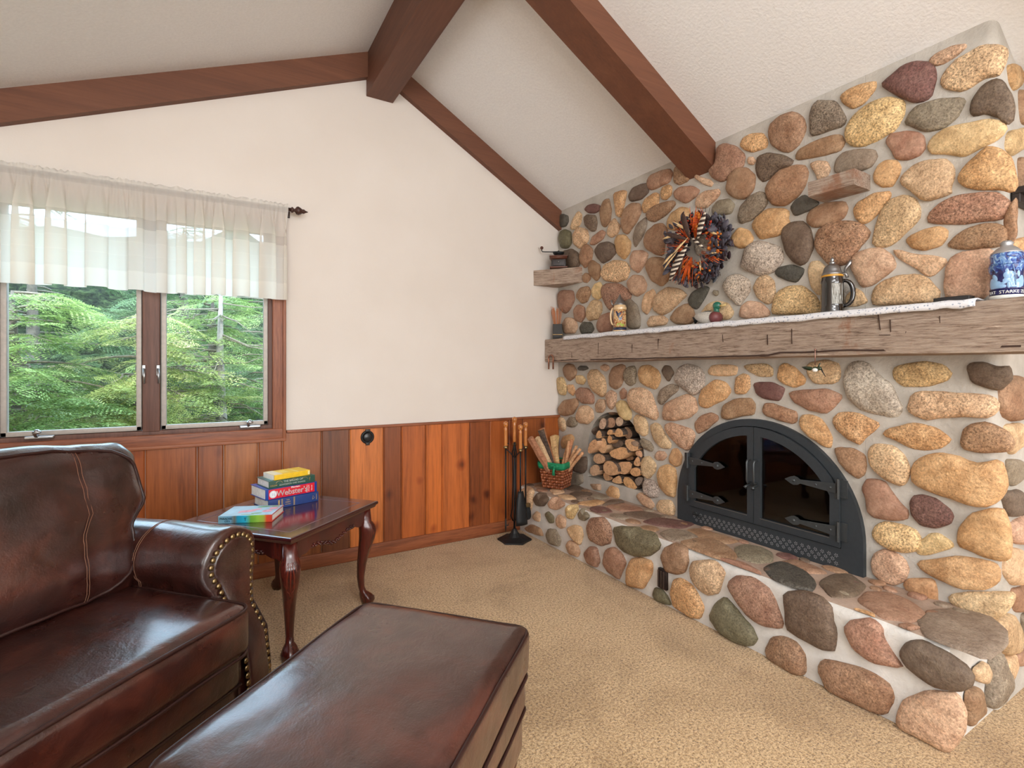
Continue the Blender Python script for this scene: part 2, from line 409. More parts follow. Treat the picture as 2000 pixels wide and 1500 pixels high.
# jambs, mullions (dark wood)
sashes = []
def wx(px): return onY(px, 800, YB+.02).x
ml = [(wx(277), wx(315)), (wx(3)-.10, wx(3)-.004)]
bm = NB()
bbox(bm, (WX1-.03, YB, WZ0), (WX1, YB+.13, WZ1), .003)
bbox(bm, (WX0, YB, WZ0), (WX0+.03, YB+.13, WZ1), .003)
bbox(bm, (WX0, YB-.002, WZ0), (WX1, YB+.13, WZ0+.026), .003)
bbox(bm, (WX0, YB, WZ1-.03), (WX1, YB+.13, WZ1), .003)
for a, b in ml: bbox(bm, (a+.004, YB-.004, WZ0+.02), (b-.004, YB+.13, WZ1-.02), .005)
mk('window_jamb', bm, M['jamb'], c)
spans = [(WX0+.03, ml[1][0]), (ml[1][1], ml[0][0]), (ml[0][1], WX1-.03)]
for a, b in spans:
    z0, z1 = WZ0+.028, WZ1-.035; w = .024
    bm = NB()
    y0, y1 = YB+.012, YB+.05
    bbox(bm, (a, y0, z0), (a+w, y1, z1), .003); bbox(bm, (b-w, y0, z0), (b, y1, z1), .003)
    bbox(bm, (a, y0, z0), (b, y1, z0+w), .003); bbox(bm, (a, y0, z1-w), (b, y1, z1), .003)
    s = mk('window_sash', bm, M['sheetmetal'], c)
    bm = NB(); box(bm, (a+w-.004, YB+.03, z0+w-.004), (b-w+.004, YB+.034, z1-w+.004)); mk('window_pane', bm, M['wglass'], s, smooth=False)
    # crank
    cx = a+.27*(b-a) if b < 0 else (a+b)/2+.17
    bm = NB()
    bbox(bm, (cx-.055, YB-.03, z0-.012), (cx+.055, YB-.004, z0+.002), .004)
    tube(bm, [(cx-.01, YB-.02, z0), (cx-.012, YB-.05, z0+.022), (cx+.012, YB-.055, z0+.026)], [.011, .010, .008], 10)
    sphere(bm, (cx-.004, YB-.045, z0+.026), .013)
    mk('window_crank', bm, M['steel'], c)
for x in (ml[0][0]+.012, ml[0][1]-.012):
    bm = NB(); bbox(bm, (x-.008, YB-.02, 1.21), (x+.008, YB-.002, 1.27), .003); tube(bm, [(x, YB-.018, 1.25), (x+.003, YB-.034, 1.22), (x+.004, YB-.03, 1.17)], [.006, .006, .004], 8)
    mk('sash_lock', bm, M['steel'], c)
for nm, cx, cy, w, h, ax in (('fill_frame_rear', .3, Y0R, 4.7, 2.0, 'x'), ('fill_frame_side', X0R, -.6, 1.7, 1.6, 'y')):  # unseen frames put round the added rear and side fill lights
    bm = NB(); t0 = .07
    for a0, a1, b0, b1 in ((-w/2-t0, w/2+t0, -h/2-t0, -h/2), (-w/2-t0, w/2+t0, h/2, h/2+t0), (-w/2-t0, -w/2, -h/2, h/2), (w/2, w/2+t0, -h/2, h/2)):
        if ax == 'x': bbox(bm, (cx+a0, cy, 1.55+b0), (cx+a1, cy+.03, 1.55+b1), .005)
        else: bbox(bm, (cx, cy+a0, 1.55+b0), (cx+.03, cy+a1, 1.55+b1), .005)
    struct(nm, bm, M['trimwood'])
# ================================================================== beams
bm = NB(); bx0, bx1, bz = .904, 1.085, 3.054
bbox(bm, (bx0, Y0R, bz), (bx1, YB-.001, RZ+.02), .006)
struct('trim_3', bm, M['beam'])
def rafter(name, y0, y1, depth, right=True, xa=None, xb=None, mat=None):
    bm = NB()
    xa = bx1-.02 if xa is None else xa; xb = XS+.05 if xb is None else xb
    t = bmesh.new()
    n = 20; L = []
    for i in range(n+1):
        x = xa+(xb-xa)*i/n; z = ceil_z(x)+.01
        L.append([t.verts.new((x, yy, zz)) for yy, zz in ((y0, z-depth-.01), (y1, z-depth-.01), (y1, z), (y0, z))])
    for A, B in zip(L, L[1:]):
        for k in range(4): t.faces.new((A[k], A[(k+1) % 4], B[(k+1) % 4], B[k]))
    t.faces.new(L[0]); t.faces.new(L[-1])
    me = bpy.data.meshes.new('t'); t.to_mesh(me); t.free(); bm.from_mesh(me); bpy.data.meshes.remove(me)
    return struct(name, bm, mat or M['beamx'], smooth=False)
rafter('trim_4', YB-.045, YB-.001, .155)
rafter('trim_5', YB-.045, YB-.001, .165, xa=X0R, xb=bx0+.01)
rafter('trim_6', 1.90, 2.09, .155)
rafter('trim_7', .18, .37, .155, xb=X1R); rafter('trim_8', -1.6, -1.41, .155, xb=X1R)
# ================================================================== stone masonry
COL = {'t': (206, 170, 134), 'o': (198, 152, 108), 'b': (160, 122, 94), 'g': (142, 126, 108), 'k': (88, 84, 76), 'r': (120, 82, 76),
       'p': (200, 160, 132), 'y': (208, 174, 126), 'w': (188, 172, 160), 'd': (112, 92, 78), 'l': (116, 108, 84), 'q': (164, 122, 100)}
# letter = colour, optional number = speckle 0..9 ; then x,y pairs in the enlarged crop of the photograph
SW = {(1080, 240, 5): """
k2 65,930 80,895 110,890 150,910 155,960 130,1010 90,1018 65,990
t7 175,1040 205,950 250,865 285,900 275,980 230,1040
r2 310,845 345,805 410,790 460,805 462,850 420,880 350,880
d7 300,930 340,895 420,905 435,980 420,1050 380,1060 325,1010
b2 465,850 510,760 550,740 575,850 565,950 520,1015 480,1000
o6 600,690 670,665 725,670 700,800 665,925 625,900 610,790
d3 745,720 780,640 860,600 930,590 940,680 860,750 770,765
q3 925,570 960,510 1060,470 1140,450 1170,500 1140,580 1040,630 965,655 935,630
b7 1185,520 1200,440 1260,400 1330,420 1360,500 1320,570 1240,605 1190,580
p4 1385,540 1400,500 1470,540 1540,555 1570,590 1545,625 1480,600
q5 1600,410 1620,240 1690,210 1790,235 1870,320 1860,430 1740,500 1690,560 1640,570 1560,520 1535,470
o7 1055,690 1075,630 1130,605 1165,630 1160,700 1110,750 1070,745
l3 65,1140 80,1060 130,1040 180,1070 182,1180 150,1225 90,1222
t8 205,1100 250,1020 330,1040 355,1120 320,1190 260,1230 210,1180
q5 365,1190 390,1110 480,1045 515,1070 495,1130 420,1190
t5 535,1090 560,980 605,930 660,1010 640,1080 580,1120
b2 680,960 710,850 780,785 850,790 865,870 810,980 740,1080 690,1060
o6 875,820 910,740 1000,685 1040,700 1030,790 960,860 890,880
b6 915,890 960,830 1080,775 1180,762 1195,800 1120,890 1000,970 940,945
q3 1185,680 1240,630 1360,615 1440,660 1400,720 1300,785 1210,745
p5 1395,790 1420,720 1500,665 1620,650 1635,690 1580,760 1500,830 1420,830
g2 1560,830 1620,760 1720,740 1780,800 1740,890 1640,900 1570,890
b2 1700,640 1720,530 1800,450 1900,445 1975,520 1960,650 1880,740 1800,740 1720,690
g3 790,1100 830,990 910,920 920,1000 880,1110 810,1215 795,1180
b3 900,1160 920,1070 1000,1000 1070,985 1120,1050 1100,1160 1080,1290 1000,1280 920,1220
o3 1120,960 1160,880 1260,825 1330,840 1330,960 1200,1050 1130,1030
o2 610,1170 640,1100 710,1100 765,1170 750,1270 700,1330 645,1290
d3 415,1250 450,1180 540,1160 610,1200 620,1270 560,1330 490,1370 435,1310
b4 270,1300 290,1210 340,1185 395,1240 380,1340 320,1415 275,1370
d5 85,1330 100,1260 190,1230 255,1280 265,1380 220,1430 120,1430
p3 755,1330 790,1250 870,1245 930,1280 910,1370 840,1460 780,1430""",
(1000, 400, 4): """
b2 595,470 630,430 690,470 690,560 665,595 615,550
b2 1050,480 1080,420 1150,410 1240,450 1250,540 1210,600 1170,635 1100,590
t9 705,540 730,470 800,435 890,445 920,510 895,580 820,605 730,590
b3 552,560 575,530 612,545 618,580 590,608 560,605
q3 370,700 400,668 480,675 490,740 460,810 420,850 375,800
b6 510,720 540,650 600,640 618,690 590,760 545,770
y3 625,670 650,620 690,605 710,640 705,720 670,740 635,720
q8 710,660 740,615 850,620 930,690 920,740 860,760 800,800 770,820 740,780 715,720
t5 600,800 640,745 700,760 705,830 680,890 610,905 590,870
q4 490,820 520,780 570,800 575,870 545,918 500,900
k7 530,960 560,915 620,920 645,970 620,1005 545,1010
q1 665,940 700,870 770,840 790,900 780,990 690,1000
g3 880,760 930,740 980,790 1005,880 1000,960 910,965
p3 900,600 950,550 1020,555 1055,620 1040,680 980,715 930,680
t3 1020,770 1050,690 1100,660 1125,700 1100,780 1060,860 1025,830
t5 1105,770 1140,690 1220,645 1320,665 1365,710 1300,770 1240,830 1180,858 1120,830
b3 1240,890 1280,820 1370,770 1420,830 1435,900 1380,935 1280,930
t5 1060,920 1090,870 1180,865 1220,900 1200,940 1070,955
k4 1375,740 1420,680 1500,635 1545,650 1510,730 1450,815 1390,790
g4 1572,690 1580,665 1615,670 1618,700 1595,715
t4 1480,850 1530,780 1610,750 1690,770 1730,840 1700,890 1600,900
w9 1660,620 1700,560 1790,545 1860,600 1860,670 1810,740 1780,790 1720,740 1670,680
p3 1780,870 1800,790 1850,755 1940,760 2010,830 2010,870 1850,890
t7 1890,650 1930,570 2000,555 2050,600 2060,700 2040,760 1990,775 1920,720
w8 1800,450 1840,330 1920,280 2010,300 2100,340 2120,430 2060,510 1960,555 1850,520 1800,480
o2 1720,240 1780,180 1850,200 1890,260 1850,330 1780,340 1720,300
p3 390,940 430,880 490,890 515,950 490,1005 420,1005
w6 1430,330 1450,250 1500,240 1540,310 1550,380 1500,400 1450,390""",
(1400, 200, 5): """
o7 230,420 260,350 330,310 450,300 495,370 490,440 360,485 280,460
p5 300,570 320,530 360,530 385,570 360,610 315,608
b5 515,320 540,220 640,130 760,105 850,160 870,260 810,400 720,480 640,475 545,410
g9 915,150 940,50 1000,-10 1150,-10 1210,70 1265,160 1230,230 1050,290 925,330
y8 1270,280 1310,180 1400,80 1530,0 1700,-45 1830,0 1820,130 1740,270 1600,350 1450,425 1330,420 1280,370
b3 775,530 810,460 950,390 1120,325 1210,325 1250,390 1200,480 1040,520 870,555 800,560
d7 385,640 410,530 500,495 620,510 750,570 720,620 600,660 520,740 460,775 400,720
b4 485,860 520,780 620,670 750,625 860,625 890,700 860,820 790,920 680,1000 560,1000 510,930
p6 915,600 980,575 1080,580 1110,650 1080,720 990,760 960,690
g3 1155,680 1180,560 1250,490 1400,460 1540,460 1565,540 1510,630 1400,670 1250,700
o3 1540,700 1580,620 1660,570 1760,575 1805,640 1780,720 1720,820 1620,830 1550,780
g6 215,1110 240,1020 330,920 420,870 480,900 490,990 430,1080 340,1150 240,1180
k2 720,1030 770,960 860,900 960,960 1000,980 930,1050 770,1108
b2 890,1130 920,1060 1050,985 1240,968 1278,1040 1240,1130 1100,1195 960,1218 900,1185
o6 1345,1050 1380,980 1520,900 1690,870 1700,920 1620,1040 1500,1160 1430,1185 1370,1130
o4 355,1210 390,1130 500,1050 650,1035 710,1080 690,1130 715,1200 620,1290 440,1330 400,1290""",
(1500, 400, 4): """
d4 115,260 130,180 200,140 270,135 330,190 360,310 310,440 260,468 200,440 150,370
b8 378,290 400,210 500,140 620,130 720,150 795,210 780,260 700,340 670,420 600,460 500,475 430,400 385,330
k4 58,530 90,490 180,470 280,500 270,540 225,608 150,590 80,560
t3 318,520 340,450 400,440 460,490 440,600 430,680 390,702 340,640
p4 650,450 700,380 790,345 880,340 960,390 1000,480 940,540 830,620 740,640 690,570
y8 50,780 90,680 160,640 270,635 370,710 410,790 400,850 200,850 45,855
t6 610,720 680,650 740,680 780,760 700,790 610,800""",
(1700, 300, 5): """
t7 35,860 60,700 120,560 200,460 330,418 440,450 480,540 470,640 380,740 220,880 140,905 50,890
t5 315,250 360,180 440,110 560,68 740,65 810,130 815,240 770,320 790,380 700,420 580,455 490,440 400,360 325,310
q8 575,640 600,570 700,480 850,410 1100,385 1250,390 1360,480 1340,560 1270,640 1100,660 900,685 700,685 590,670
o4 360,850 400,800 520,740 680,718 750,750 750,820 680,900 540,940 420,920
b6 755,900 830,810 960,730 1100,690 1230,690 1330,730 1330,850 1240,910 1050,930 880,930
t5 230,950 300,945 420,980 620,1000 735,1030 740,1075 690,1120 600,1200 540,1190 430,1110 290,1030
p4 730,1300 760,1100 800,1020 900,970 1100,945 1200,950 1180,1100 1145,1400 900,1420 760,1410
t6 30,1400 60,1320 150,1240 300,1190 450,1180 560,1215 620,1300 670,1350 640,1450 50,1480
o6 865,260 900,170 1000,60 1080,-10 1150,-55 1290,-30 1380,50 1400,200 1420,290 1370,375 1250,340 1050,350 930,320
b5 1300,650 1370,500 1450,430 1480,600 1500,760 1400,850 1340,850""",
(1600, 40, 5): """
p7 1080,380 1150,320 1300,250 1430,228 1440,260 1340,350 1220,425 1150,440 1090,410
t8 1195,590 1240,500 1350,380 1480,320 1600,245 1750,250 1820,290 1800,420 1740,530 1600,570 1500,640 1400,685 1270,670 1205,630
r6 620,630 700,560 820,460 950,405 1060,415 1130,460 1140,560 1110,640 1090,740 1030,780 930,795 800,750 680,680
o6 210,740 300,670 420,620 550,600 545,680 430,820 330,860 250,810
g5 845,1010 900,910 970,840 1150,780 1380,762 1420,800 1340,950 1200,1060 1050,1080 900,1030
d5 1475,900 1500,780 1600,640 1720,580 1800,600 1870,720 1905,850 1890,960 1820,1020 1740,940 1620,905 1530,940
y3 1075,1250 1110,1150 1220,1070 1400,1020 1650,975 1780,990 1810,1060 1760,1140 1640,1210 1420,1330 1250,1300 1120,1300
q2 665,1190 700,1110 830,1085 960,1095 1025,1140 1040,1240 980,1320 860,1362 760,1350 710,1270""",
(1080, 690, 5): """
b1 105,150 140,105 200,110 235,170 220,230 165,272 120,220
k5 245,145 270,122 330,125 350,150 300,170 255,165
p5 465,130 500,108 545,120 555,150 520,178 475,160
y3 225,220 290,215 325,260 300,305 235,295
y7 50,240 100,235 140,330 125,410 65,400 45,320
o4 145,310 200,305 220,370 200,415 155,380
t7 345,210 370,165 440,165 500,230 520,310 515,400 480,420 400,370 355,280
b3 555,220 590,140 670,110 710,130 700,220 670,320 610,350 560,310
g8 695,200 740,135 800,125 815,190 810,290 760,320 710,280
o5 845,200 870,125 940,115 1030,170 1055,250 1010,350 930,320 860,280
d3 1065,170 1090,120 1150,125 1185,190 1135,278 1085,220
w9 1200,230 1240,140 1320,105 1440,140 1480,220 1470,340 1390,405 1290,360 1215,290
g7 1030,440 1050,360 1150,300 1230,320 1220,370 1130,440 1070,505 1040,480
t3 1520,170 1560,115 1720,110 1800,130 1790,210 1640,225 1530,205
o5 1435,440 1470,350 1590,262 1690,290 1740,370 1680,450 1500,535 1440,500
o7 1780,330 1790,240 1860,200 1920,220 1930,330 1880,395 1790,390
q6 218,380 260,335 350,345 400,410 400,490 300,490 240,440
b3 65,540 110,460 240,440 250,500 200,590 130,610 75,590
p6 525,400 570,360 625,390 620,480 580,550 540,510
q4 655,380 690,335 725,370 715,440 670,450
p6 740,430 770,350 880,340 960,390 1000,500 1030,600 1000,650 920,610 820,570 760,510
p5 1085,600 1100,500 1220,430 1320,400 1390,440 1410,560 1330,630 1200,655 1090,645
b4 1650,590 1680,500 1780,445 1930,440 1975,500 1960,600 1810,620 1720,645 1660,630
p6 420,500 450,450 510,455 520,520 490,580 430,575
t4 240,590 270,520 340,510 390,550 400,640 340,690 270,680 240,640
y2 620,500 660,460 710,470 765,560 765,640 720,655 650,600
t6 50,640 90,625 125,660 130,740 100,765 55,720
g7 135,670 170,620 230,630 240,700 200,722 140,715
t5 795,640 820,600 890,620 930,690 930,780 890,805 830,770 800,700
t5 960,710 1000,680 1050,700 1090,780 1155,880 1140,925 1070,925 1000,850 965,770
p7 1105,700 1160,680 1260,710 1350,740 1390,800 1350,920 1310,945 1230,900 1150,820 1110,760
b5 1385,690 1440,620 1540,580 1610,610 1620,650 1500,750 1420,785
g5 850,860 880,830 950,860 985,920 970,960 890,930
p4 1000,1010 1030,955 1090,960 1115,1000 1080,1050 1020,1040
o3 1140,1010 1170,935 1220,930 1265,1000 1250,1080 1210,1105 1155,1070
t5 872,1080 880,1020 950,1005 1005,1080 1000,1160 940,1220 885,1190
o4 1030,1200 1060,1110 1130,1090 1200,1130 1210,1230 1195,1400 1120,1380 1050,1300
w9 890,1290 910,1235 990,1240 1045,1330 1030,1400 970,1410 900,1370
o4 520,1350 570,1290 640,1320 650,1400 630,1425 550,1400
p3 360,1275 470,1275 470,1340 400,1330
d5 190,1100 240,1020 330,1010 335,1060 330,1130 300,1170 210,1150
g3 160,1200 200,1170 290,1175 300,1260 230,1300 170,1270
o3 85,870 110,810 180,790 210,830 190,900 100,930""",
(1000, 920, 3.948): """
p4 960,190 1000,165 1060,200 1100,260 1080,295 1010,260
t5 1115,270 1140,225 1230,225 1260,290 1250,340 1200,350 1140,320""",
(1400, 680, 5): """
t7 270,180 300,160 490,150 550,200 540,275 430,278 340,240
o5 600,270 620,180 680,150 770,190 865,300 850,350 760,385 660,350 610,310
t6 890,180 930,140 1060,120 1190,150 1205,240 1190,310 1120,350 960,340 900,260
w7 1250,300 1280,200 1330,150 1420,135 1500,170 1580,270 1700,350 1740,450 1800,560 1780,640 1700,660 1550,630 1400,590 1290,480
r3 360,350 430,330 560,340 660,390 640,460 610,510 470,490 390,440
q4 720,430 860,410 1080,398 1220,470 1190,510 1130,590 1060,635 900,600 780,540 730,480
b5 450,610 480,540 560,540 680,590 780,620 775,710 740,735 600,700 480,660
o5 815,720 840,660 920,650 1020,690 1080,780 1130,870 1110,970 1040,950 920,870 840,790
o8 1140,700 1190,640 1300,625 1430,655 1590,740 1540,800 1450,870 1400,940 1280,880 1170,780
b4 1150,990 1200,970 1330,980 1440,1040 1460,1150 1440,1230 1380,1275 1280,1200 1200,1110
t7 1490,1010 1530,950 1600,940 1730,960 1820,1030 1890,1190 1850,1310 1790,1340 1650,1270 1530,1170 1500,1090""",
(1600, 680, 5): """
y7 735,240 760,180 900,150 1030,130 1200,165 1290,240 1250,310 1100,360 950,375 830,370 750,310
d4 1455,190 1500,150 1620,140 1740,180 1860,170 1880,300 1760,410 1650,390 1500,330
t7 880,600 910,480 980,425 1200,430 1450,445 1650,460 1725,520 1720,620 1640,680 1400,665 1200,680 1060,700 950,650
o7 645,850 680,790 800,760 900,735 1000,740 1130,780 1240,850 1280,900 1180,970 1040,995 900,970 720,880
b7 1385,920 1420,800 1500,740 1620,720 1740,760 1850,830 1900,920 1860,1000 1740,1020 1550,1015 1420,980
o4 935,1260 940,1140 1040,1060 1170,1025 1350,1060 1500,1130 1620,1120 1740,1090 1780,1180 1810,1330 1760,1440 1640,1530 1500,1530 1300,1460 1090,1390 950,1320""",
(1600, 930, 5): """
q2 430,120 480,40 560,35 650,60 730,180 790,260 860,330 850,410 720,425 540,400 480,340 470,230
r7 890,260 930,200 1020,190 1150,230 1260,310 1310,390 1280,460 1130,500 990,480 910,380
y8 525,570 560,480 640,445 800,470 940,530 990,610 960,720 850,750 700,710 570,640
y5 960,720 990,630 1080,560 1180,560 1290,640 1310,690 1180,740 1070,770 980,765
o3 1365,620 1390,500 1480,370 1640,330 1800,330 1850,500 1870,650 1850,800 1770,820 1600,770 1450,710 1380,680
p6 520,830 550,760 640,720 740,750 840,820 875,900 840,1010 740,1065 620,1030 540,950
o4 985,870 1000,830 1170,810 1380,785 1550,810 1700,850 1750,930 1730,1040 1620,1105 1400,1090 1200,1010 1040,930
o3 835,1050 880,1005 1000,995 1120,1010 1150,1120 1160,1220 1100,1250 960,1230 880,1140
t5 1280,1190 1330,1150 1500,1130 1700,1130 1900,1140 1890,1220 1830,1320 1700,1400 1560,1370 1400,1300 1310,1240"""}
SE = {(0, 0, 1): """
b4 1952,745 1985,735 2012,760 2012,800 1978,822 1954,810
t3 1960,830 1992,826 1996,860 1972,888 1956,868
g3 1962,896 1995,900 1998,930 1970,950
d4 1952,962 1990,955 1994,1005 1966,1008
p4 1972,1020 2012,1000 2012,1060 1975,1060
t3 1962,1070 1995,1075 2002,1130 1975,1142 1957,1120
b3 1972,1150 2002,1144 2008,1192 1978,1195
t4 1942,1215 1972,1196 1990,1230 1986,1270 1960,1278 1946,1250
o4 1966,128 1986,130 1997,148 1991,170 1978,176 1970,160
b3 1988,175 2012,190 2012,246 1992,240
y4 1966,258 2000,250 2003,285 1976,305 1962,290
b3 1986,310 2004,310 2006,360 1990,372
o4 1978,470 2004,462 2008,500 1982,506
d3 1975,515 2004,520 2006,575 1978,575
q3 1978,1278 2008,1262 2010,1296 1984,1300
g3 1992,1200 2012,1196 2014,1250 1996,1255"""}
HF = {(1000, 920, 3.948): """
t5 75,150 120,120 165,150 160,260 130,350 95,300
d2 165,220 200,170 260,170 285,220 250,270 190,265
p5 285,250 320,200 400,200 410,260 350,300 300,285
p3 160,350 190,305 220,330 215,390 175,380
l3 258,330 285,310 325,350 325,400 290,398
p3 340,370 370,335 415,360 415,430 380,445 350,420
y4 418,290 440,260 500,260 510,300 470,370 430,360
b4 100,440 150,410 220,440 245,500 190,490 120,465
g6 270,490 290,445 340,450 380,520 370,575 300,565
t4 430,440 480,415 540,430 550,500 530,570 470,520
g4 510,330 540,290 620,280 600,350 560,385 520,370
q8 590,430 620,365 700,360 760,420 770,480 760,555 690,572 620,530
l6 785,440 850,430 960,435 1090,480 1140,560 1130,600 1060,650 960,655 870,620 810,550
p4 425,570 450,535 500,550 530,620 510,660 450,640
q4 560,640 600,580 660,590 680,690 660,740 590,710
q4 715,680 740,600 800,590 850,640 885,710 850,770 830,830 760,780 720,720
o4 905,760 930,680 1000,665 1085,700 1080,800 1030,880 1010,905 900,875
b4 1160,660 1190,590 1260,560 1335,590 1365,680 1340,770 1270,798 1190,760
t7 1380,750 1410,695 1500,690 1560,700 1640,780 1610,870 1590,940 1520,950 1430,890 1390,820
l4 1090,950 1110,900 1160,910 1200,960 1230,1030 1170,1020 1110,990
o7 1240,930 1260,840 1310,830 1390,880 1440,960 1480,1050 1450,1130 1380,1120 1260,1040
l5 1535,1130 1570,1030 1650,975 1720,1050 1780,1130 1850,1200 1890,1290 1850,1340 1740,1320 1600,1230""",
(1400, 1060, 3.333): """
q6 85,260 140,220 230,230 340,300 380,380 430,510 410,550 300,530 200,460 120,340
d5 450,330 550,320 680,360 750,440 750,500 780,560 760,700 680,680 560,620 470,560 450,450
q5 840,560 880,510 1000,500 1080,560 1090,620 1130,700 1210,800 1160,800 1020,770 900,690
b7 325,700 360,620 430,610 520,650 580,740 575,850 520,850 400,790 340,750
b6 675,820 700,760 850,790 1000,840 1120,920 1145,990 1100,1110 1000,1090 850,1010 730,950
d3 1205,720 1250,650 1350,645 1500,720 1620,800 1665,870 1640,930 1570,965 1450,940 1320,860 1240,790
p5 1185,1150 1220,1020 1380,970 1550,980 1610,1100 1600,1250 1510,1360 1400,1290 1280,1240 1200,1200"""}
HT = {(1000, 920, 3.948): """
d2 440,140 460,115 520,115 550,140 500,155
d3 460,180 500,165 590,170 600,190 520,205
g3 615,200 680,180 740,205 700,218
d3 720,262 760,225 830,225 850,245 780,258
t3 360,190 440,190 490,215 420,220
o3 520,250 640,230 700,250 620,270
q3 750,275 850,255 970,290 990,312 850,305
d3 880,328 1000,318 1125,345 1110,370 1000,366
r4 1045,390 1120,370 1250,385 1370,410 1300,440 1150,420
g5 1160,480 1220,460 1330,475 1410,515 1330,540 1230,520
b3 1370,460 1450,455 1600,500 1720,540 1650,556 1500,525
b5 1330,560 1400,530 1500,530 1600,570 1700,640 1690,676 1560,665 1400,620
g6 1735,600 1800,580 1900,600 1980,640 1990,690 1900,700 1780,660
q3 1570,700 1650,690 1780,720 1890,780 1870,800 1750,788
t3 300,150 360,140 400,165 340,180""",
(1400, 1060, 3.333): """
k8 320,170 400,140 520,170 620,260 610,300 480,280 360,240
q4 430,130 500,120 650,170 700,200 600,195 500,170
d4 690,260 750,220 850,225 950,290 900,340 780,340
q3 950,380 990,335 1100,345 1250,400 1335,470 1250,500 1100,470
o4 850,455 910,440 1010,470 990,490 900,480
g3 1355,530 1400,470 1560,465 1720,500 1830,580 1840,660 1740,730 1640,740 1520,680 1400,610
q4 1170,545 1250,535 1320,560 1250,575"""}
HE = {(0, 0, 1): """
t4 1902,1308 1922,1292 1934,1315 1924,1334 1908,1330
g5 1936,1290 1948,1270 1962,1330 1948,1375 1928,1380
b4 1888,1352 1912,1342 1922,1388 1906,1405 1890,1418
t4 1950,1290 1975,1272 1986,1300 1968,1330"""}
def parse(D):
    out = []
    for (ox, oy, s), txt in D.items():
        for ln in txt.strip().split('\n'):
            w = ln.split(); out.append((COL[w[0][0]], int(w[0][1:] or 3)/9, [(ox+float(a.split(',')[0])/s, oy+float(a.split(',')[1])/s) for a in w[1:]]))
    return out
def size_w(q, seed): return .004*noise.noise(q*22+Vector((seed, 0, 0)))
def stone(bm, cl, sl, pts, nrm, col, spk, k=.26, dmin=.016, dmax=.05, mi=1, seed=0, clipf=None):
    """river stone: smooth outline pts on a plane with outward normal nrm, domed and slightly lumpy"""
    n = 30
    pp_ = [Vector(q) for q in pts]; dd_ = []
    for i_ in range(len(pp_)): dd_ += [pp_[i_], pp_[i_].lerp(pp_[(i_+1) % len(pp_)], .5)]
    p = resample(smooth_poly(dd_, 3), n)
    # undo the corner cutting of the smoothing
    c0 = sum(p, Vector())/n
    p = [c0+(q-c0)*1.075+(q-c0).normalized()*size_w(q, seed) for q in p]
    e = sorted((q-c0).length for q in p); size = e[n//4]
    dep = max(dmin, min(dmax, size*k*1.6))
    rr = random.Random(seed); off = Vector((rr.random()*50, rr.random()*50, rr.random()*50))
    skew = Vector((rr.uniform(-.16, .16), rr.uniform(-.16, .16), rr.uniform(-.16, .16)))
    prof = [(1.0, -.25), (1.0, .05), (.985, .28), (.93, .52), (.82, .74), (.64, .89), (.42, .97), (.2, 1.0)]
    c = s2l(col); f = rr.uniform(.9, 1.1); c = tuple(min(1, x*f*rr.uniform(.97, 1.03)) for x in c)
    rings = []
    for s, h in prof:
        ring = []
        for q in p:
            d = (q-c0)*s
            tilt = 1+1.4*d.dot(skew)/max(size, .01)*h if h > .1 else 1
            w = c0+d+nrm*(dep*h*tilt)
            if h > .1: w += nrm*(noise.noise(w*9+off)*dep*.28+noise.noise(w*26+off)*dep*.10)
            if clipf: w = clipf(w)
            v = bm.verts.new(w); v[cl] = (c[0], c[1], c[2], 1); v[sl] = (spk, spk, spk, 1); ring.append(v)
        rings.append(ring)
    w = c0+nrm*dep*(1.0+noise.noise(c0*9+off)*.28)
    if clipf: w = clipf(w)
    top = bm.verts.new(w); top[cl] = (c[0], c[1], c[2], 1); top[sl] = (spk, spk, spk, 1)
    for A, B in zip(rings, rings[1:]):
        for i in range(n):
            fc = bm.faces.new((A[i], A[(i+1) % n], B[(i+1) % n], B[i])); fc.material_index = mi
    for i in range(n):
        fc = bm.faces.new((rings[-1][i], rings[-1][(i+1) % n], top)); fc.material_index = mi
def layers(bm): return bm.verts.layers.float_color.new('col'), bm.verts.layers.float_color.new('spk')
# --- wall body of mortar with two arched openings
FY0, FY1, FZ0, FR = 1.133, 2.147, ZH, .507; FC = (FY0+FY1)/2; FZC = .476
NY0, NY1, NZ0 = 2.45, 3.03, .437; NC = (NY0+NY1)/2; NR = (NY1-NY0)/2; NZC = .943-NR
def arch_top(y, yc, r, zc):
    t = max(0.0, r*r-(y-yc)**2); return zc+math.sqrt(t)
bm = NB(); cl, sl = layers(bm)
XD = 3.35
ys = sorted(set([YE+.03, FY0, FY1, NY0, NY1, YB]+[YE+.03+i*(YB-YE-.03)/60 for i in range(61)]+[FC-FR*math.cos(PI*i/36) for i in range(37)]+[NC-NR*math.cos(PI*i/24) for i in range(25)]))
ys = [y for i, y in enumerate(ys) if i == 0 or y-ys[i-1] > 1e-4]
zc_top = ceil_z(XS)+.01
def quad(a, b, c, d, mi=0):
    f = bm.faces.new([bm.verts.new(q) for q in (a, b, c, d)]); f.material_index = mi
